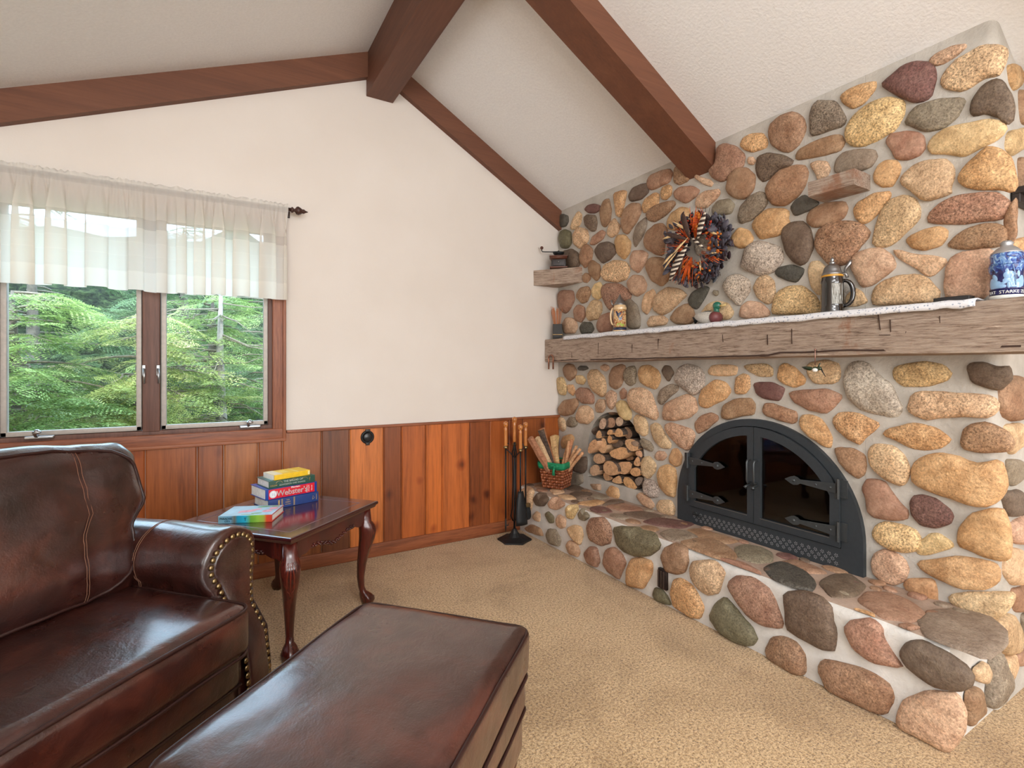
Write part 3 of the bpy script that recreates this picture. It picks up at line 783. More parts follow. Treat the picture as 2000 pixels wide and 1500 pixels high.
for a, b in zip(ys, ys[1:]):
    mid = (a+b)/2
    if FY0 < mid < FY1:
        quad((XS, a, arch_top(a, FC, FR, FZC)), (XS, b, arch_top(b, FC, FR, FZC)), (XS, b, zc_top), (XS, a, zc_top))
        quad((XS, a, 0), (XS, b, 0), (XS, b, FZ0), (XS, a, FZ0))
        quad((XS, a, arch_top(a, FC, FR, FZC)), (XS, b, arch_top(b, FC, FR, FZC)), (XS+.25, b, arch_top(b, FC, FR, FZC)), (XS+.25, a, arch_top(a, FC, FR, FZC)))
    elif NY0 < mid < NY1:
        za, zb = arch_top(a, NC, NR, NZC), arch_top(b, NC, NR, NZC)
        quad((XS, a, za), (XS, b, zb), (XS, b, zc_top), (XS, a, zc_top))
        quad((XS, a, 0), (XS, b, 0), (XS, b, NZ0), (XS, a, NZ0))
        quad((XS, a, za), (XS, b, zb), (XS+.42, b, zb), (XS+.42, a, za))
        quad((XS+.42, a, za), (XS+.42, b, zb), (XS+.42, b, NZ0), (XS+.42, a, NZ0))
        quad((XS, a, NZ0), (XS, b, NZ0), (XS+.42, b, NZ0), (XS+.42, a, NZ0))
    else:
        quad((XS, a, 0), (XS, b, 0), (XS, b, zc_top), (XS, a, zc_top))
for y in (NY0, NY1): quad((XS, y, NZ0), (XS+.42, y, NZ0), (XS+.42, y, NZC), (XS, y, NZC))
for y in (FY0, FY1): quad((XS, y, FZ0), (XS+.25, y, FZ0), (XS+.25, y, FZC), (XS, y, FZC))
# rounded free corner and end face
L = []
for i in range(7):
    a = PI/2*i/6; L.append((XS+.03-.03*math.cos(a), YE+.03-.03*math.sin(a)))
L.append((XD, YE)); L.append((XD, YB))
for (xa, ya), (xb, yb) in zip(L, L[1:]):
    quad((xa, ya, 0), (xb, yb, 0), (xb, yb, ceil_z(xb)+.01), (xa, ya, ceil_z(xa)+.01))
bmesh.ops.remove_doubles(bm, verts=bm.verts, dist=1e-5)
sd = 0
def top_clip(w):
    z = ceil_z(max(w.x, XS))-.006
    if w.z > z: w.z = z
    return w
for col, spk, pp in parse(SW):
    sd += 1; pts = [onX(x, y, XS) for x, y in pp]
    pts = [Vector((q.x, max(q.y, YE-.055), q.z)) for q in pts]
    stone(bm, cl, sl, pts, Vector((-1, 0, 0)), col, spk, seed=sd, clipf=top_clip, dmax=.045)
for col, spk, pp in parse(SE):
    sd += 1; pts = [onY(x, y, YE) for x, y in pp]
    stone(bm, cl, sl, pts, Vector((0, -1, 0)), col, spk, seed=sd, clipf=top_clip, dmax=.04)
# the rest of the end face, out of the photograph's reach but the same masonry
rr = random.Random(5)
for zi in range(11):
    for xi in range(4):
        cx = 2.86+xi*.15+(zi % 2)*.06; cz = .1+zi*.205
        if cz+.1 > ceil_z(cx) or cx > 3.3: continue
        pts = [Vector((cx+.062*math.cos(a)*rr.uniform(.85, 1.15), YE, cz+.085*math.sin(a)*rr.uniform(.85, 1.1))) for a in [PI*2*k/8 for k in range(8)]]
        sd += 1; stone(bm, cl, sl, pts, Vector((0, -1, 0)), COL[rr.choice('tobgpyqd')], rr.random(), seed=sd, clipf=top_clip)
# arch stones inside the wood niche rim
for i in range(6):
    a = PI*(.08+.84*(i+.5)/6); cx = NC-(NR+.002)*math.cos(a); cz = NZC+(NR+.002)*math.sin(a)
    nrm = Vector((0, math.cos(a), -math.sin(a))); tt = Vector((0, math.sin(a), math.cos(a)))
    pts = [Vector((XS+.13, cx, cz))+Vector((.12*math.cos(b), 0, 0))+tt*(.055*math.sin(b)) for b in [PI*2*k/8 for k in range(8)]]
    sd += 1; stone(bm, cl, sl, pts, nrm, COL['dgdbgd'[i]], .4, seed=sd, dmax=.02)
wall_right = struct('wall_right', bm, [M['mortar'], M['stone']], angle=50)
# --- raised hearth
hearth = thing('stone_hearth', 'raised river-rock hearth bench along the foot of the fireplace wall', 'hearth', (0, 0, 0))
bm = NB(); cl, sl = layers(bm)
r0 = .045; hy0, hy1 = YE+.01, YB-.001
sec = [(XH, 0), (XH, ZH-r0)]+[(XH+r0-r0*math.cos(PI/2*i/5), ZH-r0+r0*math.sin(PI/2*i/5)) for i in range(1, 6)]+[(XS-.12, ZH), (XS-.001, ZH)]
n = 50; rows = []
for j in range(n+1):
    y = hy0+(hy1-hy0)*j/n
    rows.append([bm.verts.new((x-(.004*noise.noise(Vector((x*3, y*5, z*5))) if 0 < z else 0), y, z+(.004*noise.noise(Vector((y*6, x*6, 3))) if z > .3 else 0))) for x, z in sec])
for A, B in zip(rows, rows[1:]):
    for q in range(len(sec)-1): bm.faces.new((A[q], A[q+1], B[q+1], B[q])).material_index = 2 if sec[q][1] > ZH-.012 else 0
for R in (rows[0], rows[-1]):
    v = [bm.verts.new(w.co) for w in R]+[bm.verts.new((XS-.001, R[0].co.y, 0))]; bm.faces.new(v)
def floor_clip(w):
    if w.z < .002: w.z = .002
    if w.z < ZH and w.x > XS: pass
    return w
for col, spk, pp in parse(HF):
    sd += 1; pts = []
    for x, y in pp:
        q = onX(x, y, XH)
        if q.z > ZH: 
            t = onZ(x, y, ZH); q = Vector((min(t.x, XH+.05), t.y, ZH+.0)) if t.x > XH else Vector((XH, q.y, ZH))
        pts.append(q)
    stone(bm, cl, sl, pts, Vector((-1, 0, 0)), col, spk, seed=sd, clipf=floor_clip, dmax=.04, k=.3)
for col, spk, pp in parse(HT):
    sd += 1; pts = [onZ(x, y, ZH) for x, y in pp]
    c0 = sum(pts, Vector())/len(pts)
    pts = [Vector((c0.x+(q.x-c0.x)*1.35, c0.y+(q.y-c0.y)*1.12, q.z)) for q in pts]
    pts = [Vector((max(XH+.012, min(q.x, XS-.012)), q.y, q.z)) for q in pts]
    stone(bm, cl, sl, pts, Vector((0, 0, 1)), col, spk, seed=sd, dmax=.013, dmin=.008)
PL = []
for col, spk, pp in parse(HT):
    pts = [onZ(x, y, ZH) for x, y in pp]; c0 = sum(pts, Vector())/len(pts)
    pts = [Vector((c0.x+(q.x-c0.x)*1.4, c0.y+(q.y-c0.y)*1.16, ZH)) for q in pts]; PL += resample(pts, 16)+[c0]
rr = random.Random(12)
for k in range(1500):
    q = Vector((rr.uniform(XH+.05, XS-.035), rr.uniform(YE+.06, YB-.06), ZH)); dm = min((q-w).length for w in PL)
    r_ = min(dm-.012, XS-.008-q.x, q.x-XH-.02)
    if r_ < .022: continue
    r_ = min(r_, .06); a0 = rr.uniform(0, 6); el = rr.uniform(1.0, 1.5)
    pts = [q+Vector((r_*math.cos(a0+a)*rr.uniform(.85, 1.1), r_*el*math.sin(a0+a)*rr.uniform(.85, 1.1), 0)) for a in [PI*2*j/8 for j in range(8)]]
    sd += 1; stone(bm, cl, sl, pts, Vector((0, 0, 1)), COL[rr.choice('ddgqbbr')], .35, seed=sd, dmax=.010, dmin=.006); PL += resample(pts, 14)+[q]
for col, spk, pp in parse(HE):
    sd += 1; pts = [onY(x, y, YE) for x, y in pp]
    stone(bm, cl, sl, pts, Vector((0, -1, 0)), col, spk, seed=sd, clipf=floor_clip, dmax=.035)
mk('cobble_facing', bm, [M['mortar_light'], M['stone'], M['mortar_top']], hearth, angle=50)
# floor level vent set into the front of the hearth
vy, vz = 1.923, .134
vent = thing('hearth_vent', 'small dark slatted air vent set into the front of the stone hearth', 'vent', (XH, vy, vz-.05))
bm = NB()
bbox(bm, (-.018, -.028, 0), (.004, .028, .105), .003)
mk('vent_frame', bm, plain('dark_brown_metal', (52, 40, 36), .5, .4), vent)
bm = NB()
for k in range(3): bbox(bm, (-.028, -.021+k*.0165, .008), (-.016, -.011+k*.0165, .097), .002)
mk('vent_slat', bm, plain('vent_slats', (70, 56, 50), .45, .4), vent)
# ================================================================== fireplace doors
fp = thing('fireplace_doors', 'black arched steel fireplace doors with two glass panes and strap hinges', 'fireplace', (XS-.012, FC, ZH))
# local: x forward is -X; build in local coords x (depth, negative = into the room), y, z from the hearth
zc = FZC-ZH
def arc(r, y0=-1, y1=1, n=40, z0=0.0, yc=0, zcc=None):
    """closed outline: half disc with vertical sides limited to y0..y1, bottom z0"""
    zz = zc if zcc is None else zcc
    ys = [y0+(y1-y0)*i/n for i in range(n+1)]
    # cosine spacing
    pts = [(y, zz+math.sqrt(max(0, r*r-y*y))) for y in [(y0+y1)/2-(y1-y0)/2*math.cos(PI*i/n) for i in range(n+1)]]
    return [(y0, z0)]+pts+[(y1, z0)]
def ringplate(bm, outer, inner, x0, x1, mi=0):
    """plate between two outlines with the same number of points"""
    O0 = [bm.verts.new((x0, y, z)) for y, z in outer]; I0 = [bm.verts.new((x0, y, z)) for y, z in inner]
    O1 = [bm.verts.new((x1, y, z)) for y, z in outer]; I1 = [bm.verts.new((x1, y, z)) for y, z in inner]
    n = len(outer)
    for i in range(n):
        j = (i+1) % n
        for q in ((O0[i], O0[j], I0[j], I0[i]), (O1[i], I1[i], I1[j], O1[j]), (O0[i], O1[i], O1[j], O0[j]), (I0[i], I0[j], I1[j], I1[i])): bm.faces.new(q)
bm = NB()
ro = FR+.004; ri = .474; hw = .4185
ringplate(bm, arc(ro, -ro, ro), arc(ri, -hw-.002, hw+.002, z0=.098), -.014, .03)
# punched vent strip: star shaped openings shown as raised bright-edged petals
mk('door_surround', bm, M['blackpaint'], fp, angle=30)
bm = NB(); rs = random.Random(3)
rowsn = [(.040, 0), (.058, .5), (.076, 0)]
ny = 26
for zr, o in rowsn:
    for i in range(ny):
        y = -.40+(i+o)*(.80/ny)
        for k in range(6):
            a = PI*k/3+.26; c = Vector((-.0155, y+.0062*math.cos(a), zr-.013+.0062*math.sin(a)))
            d = Vector((0, math.cos(a), math.sin(a))); s = Vector((0, -math.sin(a), math.cos(a)))
            p = [c-d*.0042, c+s*.0014, c+d*.0042, c-s*.0014]
            bm.faces.new([bm.verts.new(q) for q in p])
            bm.faces.new([bm.verts.new(q+Vector((.0015, 0, 0))) for q in reversed(p)])
mk('vent_grille', bm, plain('bright_punched_steel', (176, 178, 178), .4, .3), fp, smooth=False)
bm = NB(); tube(bm, [(-.016, .37, .062), (-.03, .37, .066), (-.034, .34, .066), (-.03, .33, .06)], .005, 8); sphere(bm, (-.03, .375, .066), .008); sphere(bm, (-.034, .332, .058), .007)
mk('damper_lever', bm, M['black'], fp)
seam = .003
def door(name, ya, yb, hinge):
    bm = NB()
    ya2, yb2 = (ya, yb)
    out = arc(.470, ya, yb, z0=.104); w = .042; wb = .036
    gi = (ya+w if hinge < 0 else ya+.036, yb-w if hinge > 0 else yb-.036)
    inn = arc(.425, gi[0], gi[1], z0=.104+wb)
    ringplate(bm, out, inn, -.026, -.006)
    d = mk(name, bm, M['blackpaint'], fp, angle=30)
    bm = NB(); g = arc(.430, gi[0]-.004, gi[1]+.004, z0=.104+wb-.004)
    prism(bm, [Vector((-.012, y, z)) for y, z in g], (.004, 0, 0)); mk('door_glass', bm, M['fglass'], d, smooth=False)
    bm = NB()
    L = [(gi[0], .104+wb), (gi[1], .104+wb)]
    box(bm, (-.0275, L[0][0], .104+wb-.003), (-.025, L[1][0], .104+wb+.0005)); mk('door_trim_edge', bm, M['pewter'], d, smooth=False)
    # strap hinges
    for hz in (.712-ZH, .52-ZH):
        bm = NB(); s = hinge; y0 = yb-.004 if s > 0 else ya+.004
        # y direction towards the middle of the door is -s
        L = .25; t = -s
        outl = [(0, .024), (.02, .024), (.17, .010), (.182, .020), (.200, .024), (.216, .018), (.245, 0), (.216, -.018), (.200, -.024), (.182, -.020), (.17, -.010), (.02, -.024), (0, -.024)]
        prism(bm, [Vector((-.033, y0+t*a, hz+b*.9)) for a, b in outl], (.006, 0, 0))
        for a in (.03, .095, .2): sphere(bm, (-.034, y0+t*a, hz), .0055 if a < .2 else .008, (.6, 1, 1))
        bbox(bm, (-.033, y0-.006, hz-.045), (-.020, y0+.010, hz+.045), .003)
        tube(bm, [(-.036, y0-t*.004, hz-.045), (-.036, y0-t*.004, hz+.045)], .006, 8)
        box(bm, (-.022, min(y0, y0-t*.035), hz-.04), (-.014, max(y0, y0-t*.035), hz+.04))
        mk('strap_hinge', bm, M['iron2'], d, angle=40)
    # pull handle
    bm = NB(); hy = ya+.018 if hinge > 0 else yb-.018
    hy0 = hy
    z0, z1 = .66-ZH, .775-ZH
    tube(bm, [(-.026, hy0, z1), (-.05, hy0, z1), (-.055, hy0, z1-.012), (-.055, hy0, z0+.012), (-.05, hy0, z0), (-.026, hy0, z0)], .005, 8)
    tube(bm, [(-.03, hy0, z0-.012), (-.06, hy0, z0-.018), (-.066, hy0+.004*hinge, z0-.026)], [.006, .006, .009], 8)
    mk('door_handle', bm, M['iron2'], d)
    return d
door('door_leaf', seam/2, hw, +1)   # towards +y is the left hand leaf in the photograph
door('door_leaf', -hw, -seam/2, -1)
# firebox behind the doors
bm = NB(); n = 24
o = arc(.46, -.46, .46, n=n, z0=.02)
A = [bm.verts.new((.035, y, z)) for y, z in o]; B = [bm.verts.new((.48, y*.8, min(z, .5))) for y, z in o]
for i in range(len(A)): bm.faces.new((A[i], A[(i+1) % len(A)], B[(i+1) % len(A)], B[i]))
bm.faces.new(B)
mk('firebox', bm, M['soot'], fp, smooth=False)
# ================================================================== mantel beam
def hewn_beam(bm, lo, hi, axis='y', res=.035, amp=.006, seed=0, mi=0):
    t = bmesh.new(); box(t, lo, hi)
    L = hi[1]-lo[1] if axis == 'y' else hi[0]-lo[0]
    nl = max(2, int(L/res))
    ax = 1 if axis == 'y' else 0
    long_e = [e for e in t.edges if abs((e.verts[0].co-e.verts[1].co)[ax]) > L*.5]
    oth = [e for e in t.edges if e not in long_e]
    bmesh.ops.bevel(t, geom=long_e, offset=.008, segments=2, profile=.6, affect='EDGES')
    long_e = [e for e in t.edges if abs((e.verts[0].co-e.verts[1].co)[ax]) > L*.5]
    bmesh.ops.subdivide_edges(t, edges=long_e, cuts=nl, use_grid_fill=True)
    # split the tall faces once more so that hewing shows
    es = [e for e in t.edges if abs((e.verts[0].co-e.verts[1].co)[ax]) < 1e-5 and (e.verts[0].co-e.verts[1].co).length > .05]
    bmesh.ops.subdivide_edges(t, edges=es, cuts=5, use_grid_fill=True)
    for v in t.verts:
        p = v.co.copy(); q = Vector((p.x*14, p.y*3, p.z*14)) if ax == 1 else Vector((p.x*3, p.y*14, p.z*14))
        d = noise.noise_vector(q+Vector((seed, 0, 0)))*amp+noise.noise_vector(q*.35+Vector((0, seed, 9)))*amp*1.3
        d[ax] *= .15
        v.co = p+d
    for f in t.faces: f.material_index = mi
    me = bpy.data.meshes.new('t'); t.to_mesh(me); t.free(); bm.from_mesh(me); bpy.data.meshes.remove(me)
mant = NB()
XM = 2.335; MZ0, MZ1 = 1.302, 1.487
hewn_beam(mant, (XM, .47, MZ0), (XS+.02, YB-.006, MZ1), seed=3)
# long dark check along the lower edge and axe marks
mantel = tag(mk('mantel_beam', mant, M['hewn'], None, angle=35), 'long weathered hand-hewn timber mantel across the stone fireplace', 'mantel')
def strip(bm, pts, w, x):
    for a, b in zip(pts, pts[1:]):
        a = Vector((x, a[0], a[1])); b = Vector((x, b[0], b[1])); d = (b-a).normalized(); s = Vector((0, -d.z, d.y))*w
        c = [a-s, b-s, b+s, a+s]
        prism(bm, c, (.006, 0, 0))
bm = NB(); rs = random.Random(11)
pts = [(3.3-.06*i, MZ0+.012+.006*noise.noise(Vector((i*.35, 2, 0)))+(.012 if i > 30 else 0)) for i in range(46)]
strip(bm, pts, .0035, XM-.002)
for y, z, l, a in [(.98, 1.42, .05, 1.5), (1.02, 1.44, .07, 1.45), (.93, 1.37, .05, 1.7), (1.38, 1.40, .07, 1.57), (1.5, 1.39, .05, 1.57), (2.2, 1.40, .06, 1.57), (2.75, 1.39, .08, 1.6), (2.42, 1.38, .05, 1.57), (1.75, 1.41, .04, 1.5), (3.05, 1.36, .06, 1.55), (.82, 1.43, .03, 1.5), (1.0, 1.385, .04, .05)]:
    d = Vector((math.cos(a), math.sin(a)))*l/2; strip(bm, [(y-d.x, z-d.y), (y+d.x, z+d.y)], .0012, XM-.0035)
mk('axe_cuts', bm, plain('dark_check_in_timber', (62, 42, 32), .9), mantel, smooth=False)
# corner shelf
bm = NB()
P0, P1 = Vector((2.227, YB-.003, 0)), Vector((XS+.01, 3.085, 0)); z0, z1 = 1.910, 2.030
t = bmesh.new()
prism(t, [P0+Vector((0, 0, z0)), P1+Vector((0, 0, z0)), Vector((XS+.01, YB-.003, z0))], (0, 0, z1-z0))
bmesh.ops.triangulate(t, faces=[f for f in t.faces if len(f.verts) > 4])
bmesh.ops.subdivide_edges(t, edges=list(t.edges), cuts=7, use_grid_fill=True)
for v in t.verts:
    q = v.co*12; v.co += noise.noise_vector(Vector((q.x, q.y, q.z*1.5)))*.004
me = bpy.data.meshes.new('t'); t.to_mesh(me); t.free(); bm.from_mesh(me)
_a = math.atan2(P1.y-P0.y, P1.x-P0.x)
bm.transform(Matrix.Rotation(-_a, 4, 'Z'))
shelf = tag(mk('corner_shelf', bm, M['hewnx'], None, angle=35), 'small grey weathered timber corner shelf between plain wall and stones', 'shelf')
shelf.rotation_euler = (0, 0, _a)
bm = NB(); hewn_beam(bm, (2.332, 1.113, 2.022), (XS+.02, 1.304, 2.090), seed=8, amp=.003)
tag(mk('timber_ledge', bm, M['hewn'], None, angle=35), 'short empty weathered timber ledge jutting from the upper stones', 'shelf')
bm = NB(); bbox(bm, (2.60, YE-.10, 1.905), (2.95, YE-.006, 1.93), .003); bbox(bm, (2.60, YE-.03, 1.87), (2.95, YE-.006, 1.905), .003)
tag(mk('side_shelf', bm, plain('dark_shelf_wood', (44, 34, 30), .5), None), 'dark narrow shelf on the end face of the stone wall', 'shelf')
# ---- mantel runner
bm = NB(); nn = 120; y0, y1 = .715, 3.14
def topz(y): return MZ1+.006
rows = []
for j in range(nn+1):
    y = y0+(y1-y0)*j/nn; wob = .004*noise.noise(Vector((y*7, 1, 0)))+.003*noise.noise(Vector((y*23, 5, 0)))
    pr = [(XS-.03, topz(y)), (XM+.05, topz(y)+.002), (XM+.008, topz(y)+.003+wob), (XM-.008, topz(y)-.002), (XM-.013, topz(y)-.014+wob), (XM-.011, topz(y)-.024+wob*2)]
    rows.append([bm.verts.new((x, y, z)) for x, z in pr])
for A, B in zip(rows, rows[1:]):
    for q in range(len(A)-1): bm.faces.new((A[q], A[q+1], B[q+1], B[q]))
m = NT('lace_cloth'); v = m.coord(); vo = m.n('ShaderNodeTexVoronoi', Scale=90); m.l(v, 0, vo, 'Vector'); n1 = m.noise(v, 55, 3)
r = m.ramp(vo, 'Distance', [(.18, s2l((150, 160, 178))), (.34, s2l((228, 228, 232)))]); m.base(r, 'Color'); m.b.inputs['Roughness'].default_value = .9; m.bump(n1, 'Fac', .5, .006)
run = mk('mantel_runner', bm, m.m); sol = run.modifiers.new('s', 'SOLIDIFY'); sol.thickness = .004; sol.offset = 1
tag(run, 'thin white patterned cloth runner along the front of the timber mantel', 'cloth')
# ================================================================== things on the mantel
ZM = MZ1+.013
def stein_lid(bm, r, z, peaks, mi=0):
    lathe(bm, [(r*1.03, z), (r*1.05, z+.006)]+[(r*a, z+b) for a, b in peaks]+[(.0015, z+peaks[-1][1]+.004)], mi=mi, seg=28)
def handle(bm, r, z0, z1, out, rad, ang, seg=10, n=12):
    d = Vector((math.cos(ang), math.sin(ang), 0))
    pts = []
    for i in range(n+1):
        a = -PI/2+PI*i/n
        pts.append(d*(r*.92+out*math.cos(a)**.8 if math.cos(a) > 1e-6 else r*.92)+Vector((0, 0, (z0+z1)/2+(z1-z0)/2*math.sin(a))))
    tube(bm, pts, [rad*(.85+.3*math.sin(PI*i/n)) for i in range(n+1)], seg)
def text_mesh(s, size, depth=.0004, font_align='CENTER', spacing=1.0, offset=0):
    cu = bpy.data.curves.new('txt', 'FONT'); cu.body = s; cu.size = size; cu.extrude = depth; cu.align_x = font_align; cu.align_y = 'CENTER'; cu.space_character = spacing; cu.resolution_u = 3; cu.offset = size*offset
    o = bpy.data.objects.new('txt', cu); scene.collection.objects.link(o)
    dg = bpy.context.evaluated_depsgraph_get(); dg.update()
    me = bpy.data.meshes.new_from_object(o.evaluated_get(dg)); bpy.data.objects.remove(o); bpy.data.curves.remove(cu)
    return me
def put_text(bm, s, size, fn, depth=.0004, spacing=1.0, mi=0, align='CENTER', bold=.0):
    me = text_mesh(s, size, depth, align, spacing, bold)
    t = bmesh.new(); t.from_mesh(me); bpy.data.meshes.remove(me)
    if bold:
        bmesh.ops.recalc_face_normals(t, faces=t.faces)
    for v in t.verts: v.co = fn(v.co.copy())
    for f in t.faces: f.material_index = mi
    me = bpy.data.meshes.new('t'); t.to_mesh(me); t.free(); bm.from_mesh(me); bpy.data.meshes.remove(me)
# tall painted stein
x, y = 2.395, 2.60
st = thing('beer_stein', 'tall cream and brown painted beer stein with pointed pewter lid, left on mantel', 'stein', (x, y, ZM-.004), math.atan2(-y, -x))
m = NT('painted_stein_scene'); v = m.coord('Object'); n1 = m.noise(v, 48, 4, .6, .8)
sx = m.n('ShaderNodeSeparateXYZ'); m.l(v, 0, sx, 0)
r = m.ramp(n1, 'Fac', [(.30, s2l((40, 44, 70))), (.40, s2l((168, 80, 40))), (.47, s2l((212, 176, 120))), (.54, s2l((224, 200, 150))), (.62, s2l((196, 90, 40))), (.7, s2l((130, 150, 60)))])
r2 = m.ramp(sx, 'Z', [(0, (0, 0, 0)), (.1, (1, 1, 1))]); r2.color_ramp.interpolation = 'CONSTANT'
m.base(r, 'Color'); m.b.inputs['Roughness'].default_value = .2; m.b.inputs['Coat Weight'].default_value = .5; SCN = m.m
cream = plain('cream_glaze', (222, 190, 146), .25, coat=.5); navy = plain('navy_glaze', (38, 44, 72), .25, coat=.5)
bm = NB(); R = .043
lathe(bm, [(.001, 0), (R+.003, 0), (R+.003, .012), (R, .014)], seg=30); mk('stein_foot', bm, cream, st, angle=40)
bm = NB(); lathe(bm, [(R, .150), (R+.002, .152), (R+.003, .166), (R*.98, .170), (R*.9, .184)], seg=30)
mk('stein_rim', bm, cream, st, angle=40)
bm = NB(); lathe(bm, [(R+.001, .013), (R+.001, .029)], seg=30); mk('base_band', bm, navy, st)
bm = NB(); lathe(bm, [(R, .034), (R*.99, .09), (R*.97, .150)], seg=36); mk('stein_body', bm, SCN, st)
bm = NB(); # blue eagle-like figure and green foliage relief, generic
def on_cyl(u, z, r): return Vector((r*math.cos(u), r*math.sin(u), z))
def patch(bm, pts, r, d=.002):
    a = [bm.verts.new(on_cyl(u, z, r+d)) for u, z in pts]; b = [bm.verts.new(on_cyl(u, z, r-.001)) for u, z in pts]; n = len(a)
    bm.faces.new(a)
    for i in range(n): bm.faces.new((a[i], b[i], b[(i+1) % n], a[(i+1) % n]))
patch(bm, [(-.05, .075), (.25, .08), (.35, .10), (.5, .115), (.75, .14), (.45, .135), (.2, .125), (0, .13), (-.25, .125), (-.45, .138), (-.7, .14), (-.45, .112), (-.25, .095)], R*.985)
mk('painted_figure', bm, navy, st, smooth=False)
bm = NB(); patch(bm, [(-.5, .038), (.3, .036), (.7, .042), (.55, .055), (.25, .05), (.1, .062), (-.15, .055), (-.35, .060)], R*.995)
mk('painted_foliage', bm, plain('green_glaze', (160, 178, 62), .25, coat=.5), st, smooth=False)
bm = NB(); lathe(bm, [(R*.97, .182), (R*.99, .186), (R*.8, .198), (R*.78, .202), (R*.6, .212), (R*.55, .217), (R*.36, .228), (R*.3, .234), (R*.12, .250), (.001, .258)], seg=28)
tube(bm, [Vector((.0, -.040, .18)), Vector((.0, -.052, .19)), Vector((0, -.056, .218))], [.004, .005, .006], 8)
mk('stein_lid', bm, M['pewter'], st)
bm = NB(); handle(bm, R, .05, .165, .022, .0055, -PI/2); mk('stein_handle', bm, cream, st)
# black stein
x, y = 2.40, 1.235
st = thing('beer_stein', 'black glazed beer stein with pewter lid and silver relief panel on mantel', 'stein', (x, y, ZM), math.atan2(-y, -x))
bkg = plain('black_glaze', (22, 16, 14), .1, coat=1, spec=.6); R = .046
bm = NB(); lathe(bm, [(.001, 0), (R*1.06, 0), (R*1.06, .006), (R*1.02, .010), (R*1.05, .016), (R*1.0, .022), (R*1.0, .03), (R*.98, .1), (R*.97, .128), (R*.99, .136), (R*.95, .144), (R*.88, .158), (R*.9, .166)], seg=36)
mk('stein_body', bm, bkg, st)
bm = NB(); lathe(bm, [(R*.915, .158), (R*.94, .160), (R*.94, .165), (R*.90, .167)], seg=36); mk('gold_band', bm, plain('amber_gold_glaze', (206, 150, 50), .25, coat=.6), st)
bm = NB(); lathe(bm, [(R*.9, .166), (R*.92, .171), (R*.83, .178), (R*.78, .182), (R*.76, .19), (R*.66, .203), (R*.5, .211), (R*.28, .216), (R*.24, .220), (R*.3, .223), (R*.2, .227), (R*.12, .230), (R*.2, .235), (R*.16, .241), (R*.05, .246), (.001, .250)], seg=30)
tube(bm, [Vector((0, .036, .172)), Vector((0, .052, .168)), Vector((0, .056, .152))], .006, 8)
tube(bm, [Vector((0, .048, .172)), Vector((0, .052, .195)), Vector((0, .066, .215)), Vector((0, .07, .228))], [.004, .006, .009, .005], 8)
mk('stein_lid', bm, M['pewter'], st)
bm = NB(); n = 26; k = 22; g = []
for i in range(n+1):
    row = []
    for j in range(k+1):
        u = .02+.95*i/n-.05; z = .034+.092*j/k
        edge = i in (0, n) or j in (0, k)
        h = .0035 if edge else .0015+.004*abs(noise.noise(Vector((u*9, z*75, 2))))+.003*max(0, noise.noise(Vector((u*22, z*40, 7))))
        row.append(bm.verts.new(on_cyl(u, z, R*.985+h)))
    g.append(row)
for A, B in zip(g, g[1:]):
    for j in range(k): bm.faces.new((A[j], A[j+1], B[j+1], B[j]))
mk('relief_panel', bm, plain('silver_relief', (128, 126, 120), .42, .8), st)
bm = NB(); handle(bm, R, .028, .14, .036, .009, PI/2); mk('stein_handle', bm, bkg, st)
# blue stein
x, y = 2.405, .655
st = thing('beer_stein', 'cobalt blue relief beer stein with a lettered base band, right end of mantel', 'stein', (x, y, MZ1+.004), math.atan2(-y, -x))
R = .045
m = NT('cobalt_relief'); v = m.coord(); n1 = m.noise(v, 42, 5, .65, 1.2)
r = m.ramp(n1, 'Fac', [(.36, s2l((20, 26, 96))), (.48, s2l((34, 78, 168))), (.56, s2l((110, 160, 214))), (.66, s2l((190, 214, 234)))]); m.base(r, 'Color')
m.b.inputs['Roughness'].default_value = .15; m.b.inputs['Coat Weight'].default_value = .8; m.bump(n1, 'Fac', .9, .012); COB = m.m
dk = plain('deep_cobalt_glaze', (18, 22, 84), .12, coat=.8); pale = plain('pale_blue_relief', (142, 182, 222), .2, coat=.7); whiteg = plain('white_glaze', (226, 228, 224), .2, coat=.5)
bm = NB(); lathe(bm, [(.001, 0), (R*1.02, 0), (R*1.04, .010), (R*1.01, .014)], seg=36); mk('stein_foot', bm, whiteg, st)
bm = NB(); lathe(bm, [(R*1.0, .013), (R*1.0, .033)], seg=36); mk('name_band', bm, dk, st)
bm = NB(); lathe(bm, [(R*1.02, .033), (R*1.02, .036), (R*.985, .038), (R*.985, .085), (R*.98, .120)], seg=36); mk('stein_body', bm, dk, st)
bm = NB(); lathe(bm, [(R*.99, .118), (R*1.03, .122), (R*1.03, .128), (R*.98, .13), (R*.98, .148), (R*1.0, .153), (R*.96, .160), (R*.9, .161)], seg=36)
n = 40
g = []
for i in range(n+1):
    u = -1.6+3.2*i/n
    g.append([bm.verts.new(on_cyl(u, z, R*.985+h)) for z, h in ((.118, .004), (.105+.010*noise.noise(Vector((u*4, 0, 3))), .003), (.096+.016*noise.noise(Vector((u*4, 1, 3))), 0))])
for A, B in zip(g, g[1:]):
    for j in range(2): bm.faces.new((A[j], A[j+1], B[j+1], B[j]))
mk('upper_relief', bm, COB, st)
bm = NB() # figures: a seated man with hat and a companion with a staff, ground line of shrubs
def blob(u, z, a, b, rot=0, h=.004, n=14):
    c = bm.verts.new(on_cyl(u, z, R*.985+h)); ring = []
    for k in range(n):
        t = 2*PI*k/n; du = (a*math.cos(t)*math.cos(rot)-b*math.sin(t)*math.sin(rot)); dz = (a*math.cos(t)*math.sin(rot)+b*math.sin(t)*math.cos(rot))
        ring.append(bm.verts.new(on_cyl(u+du/R, z+dz, R*.983)))
    for k in range(n): bm.faces.new((ring[k], ring[(k+1) % n], c))
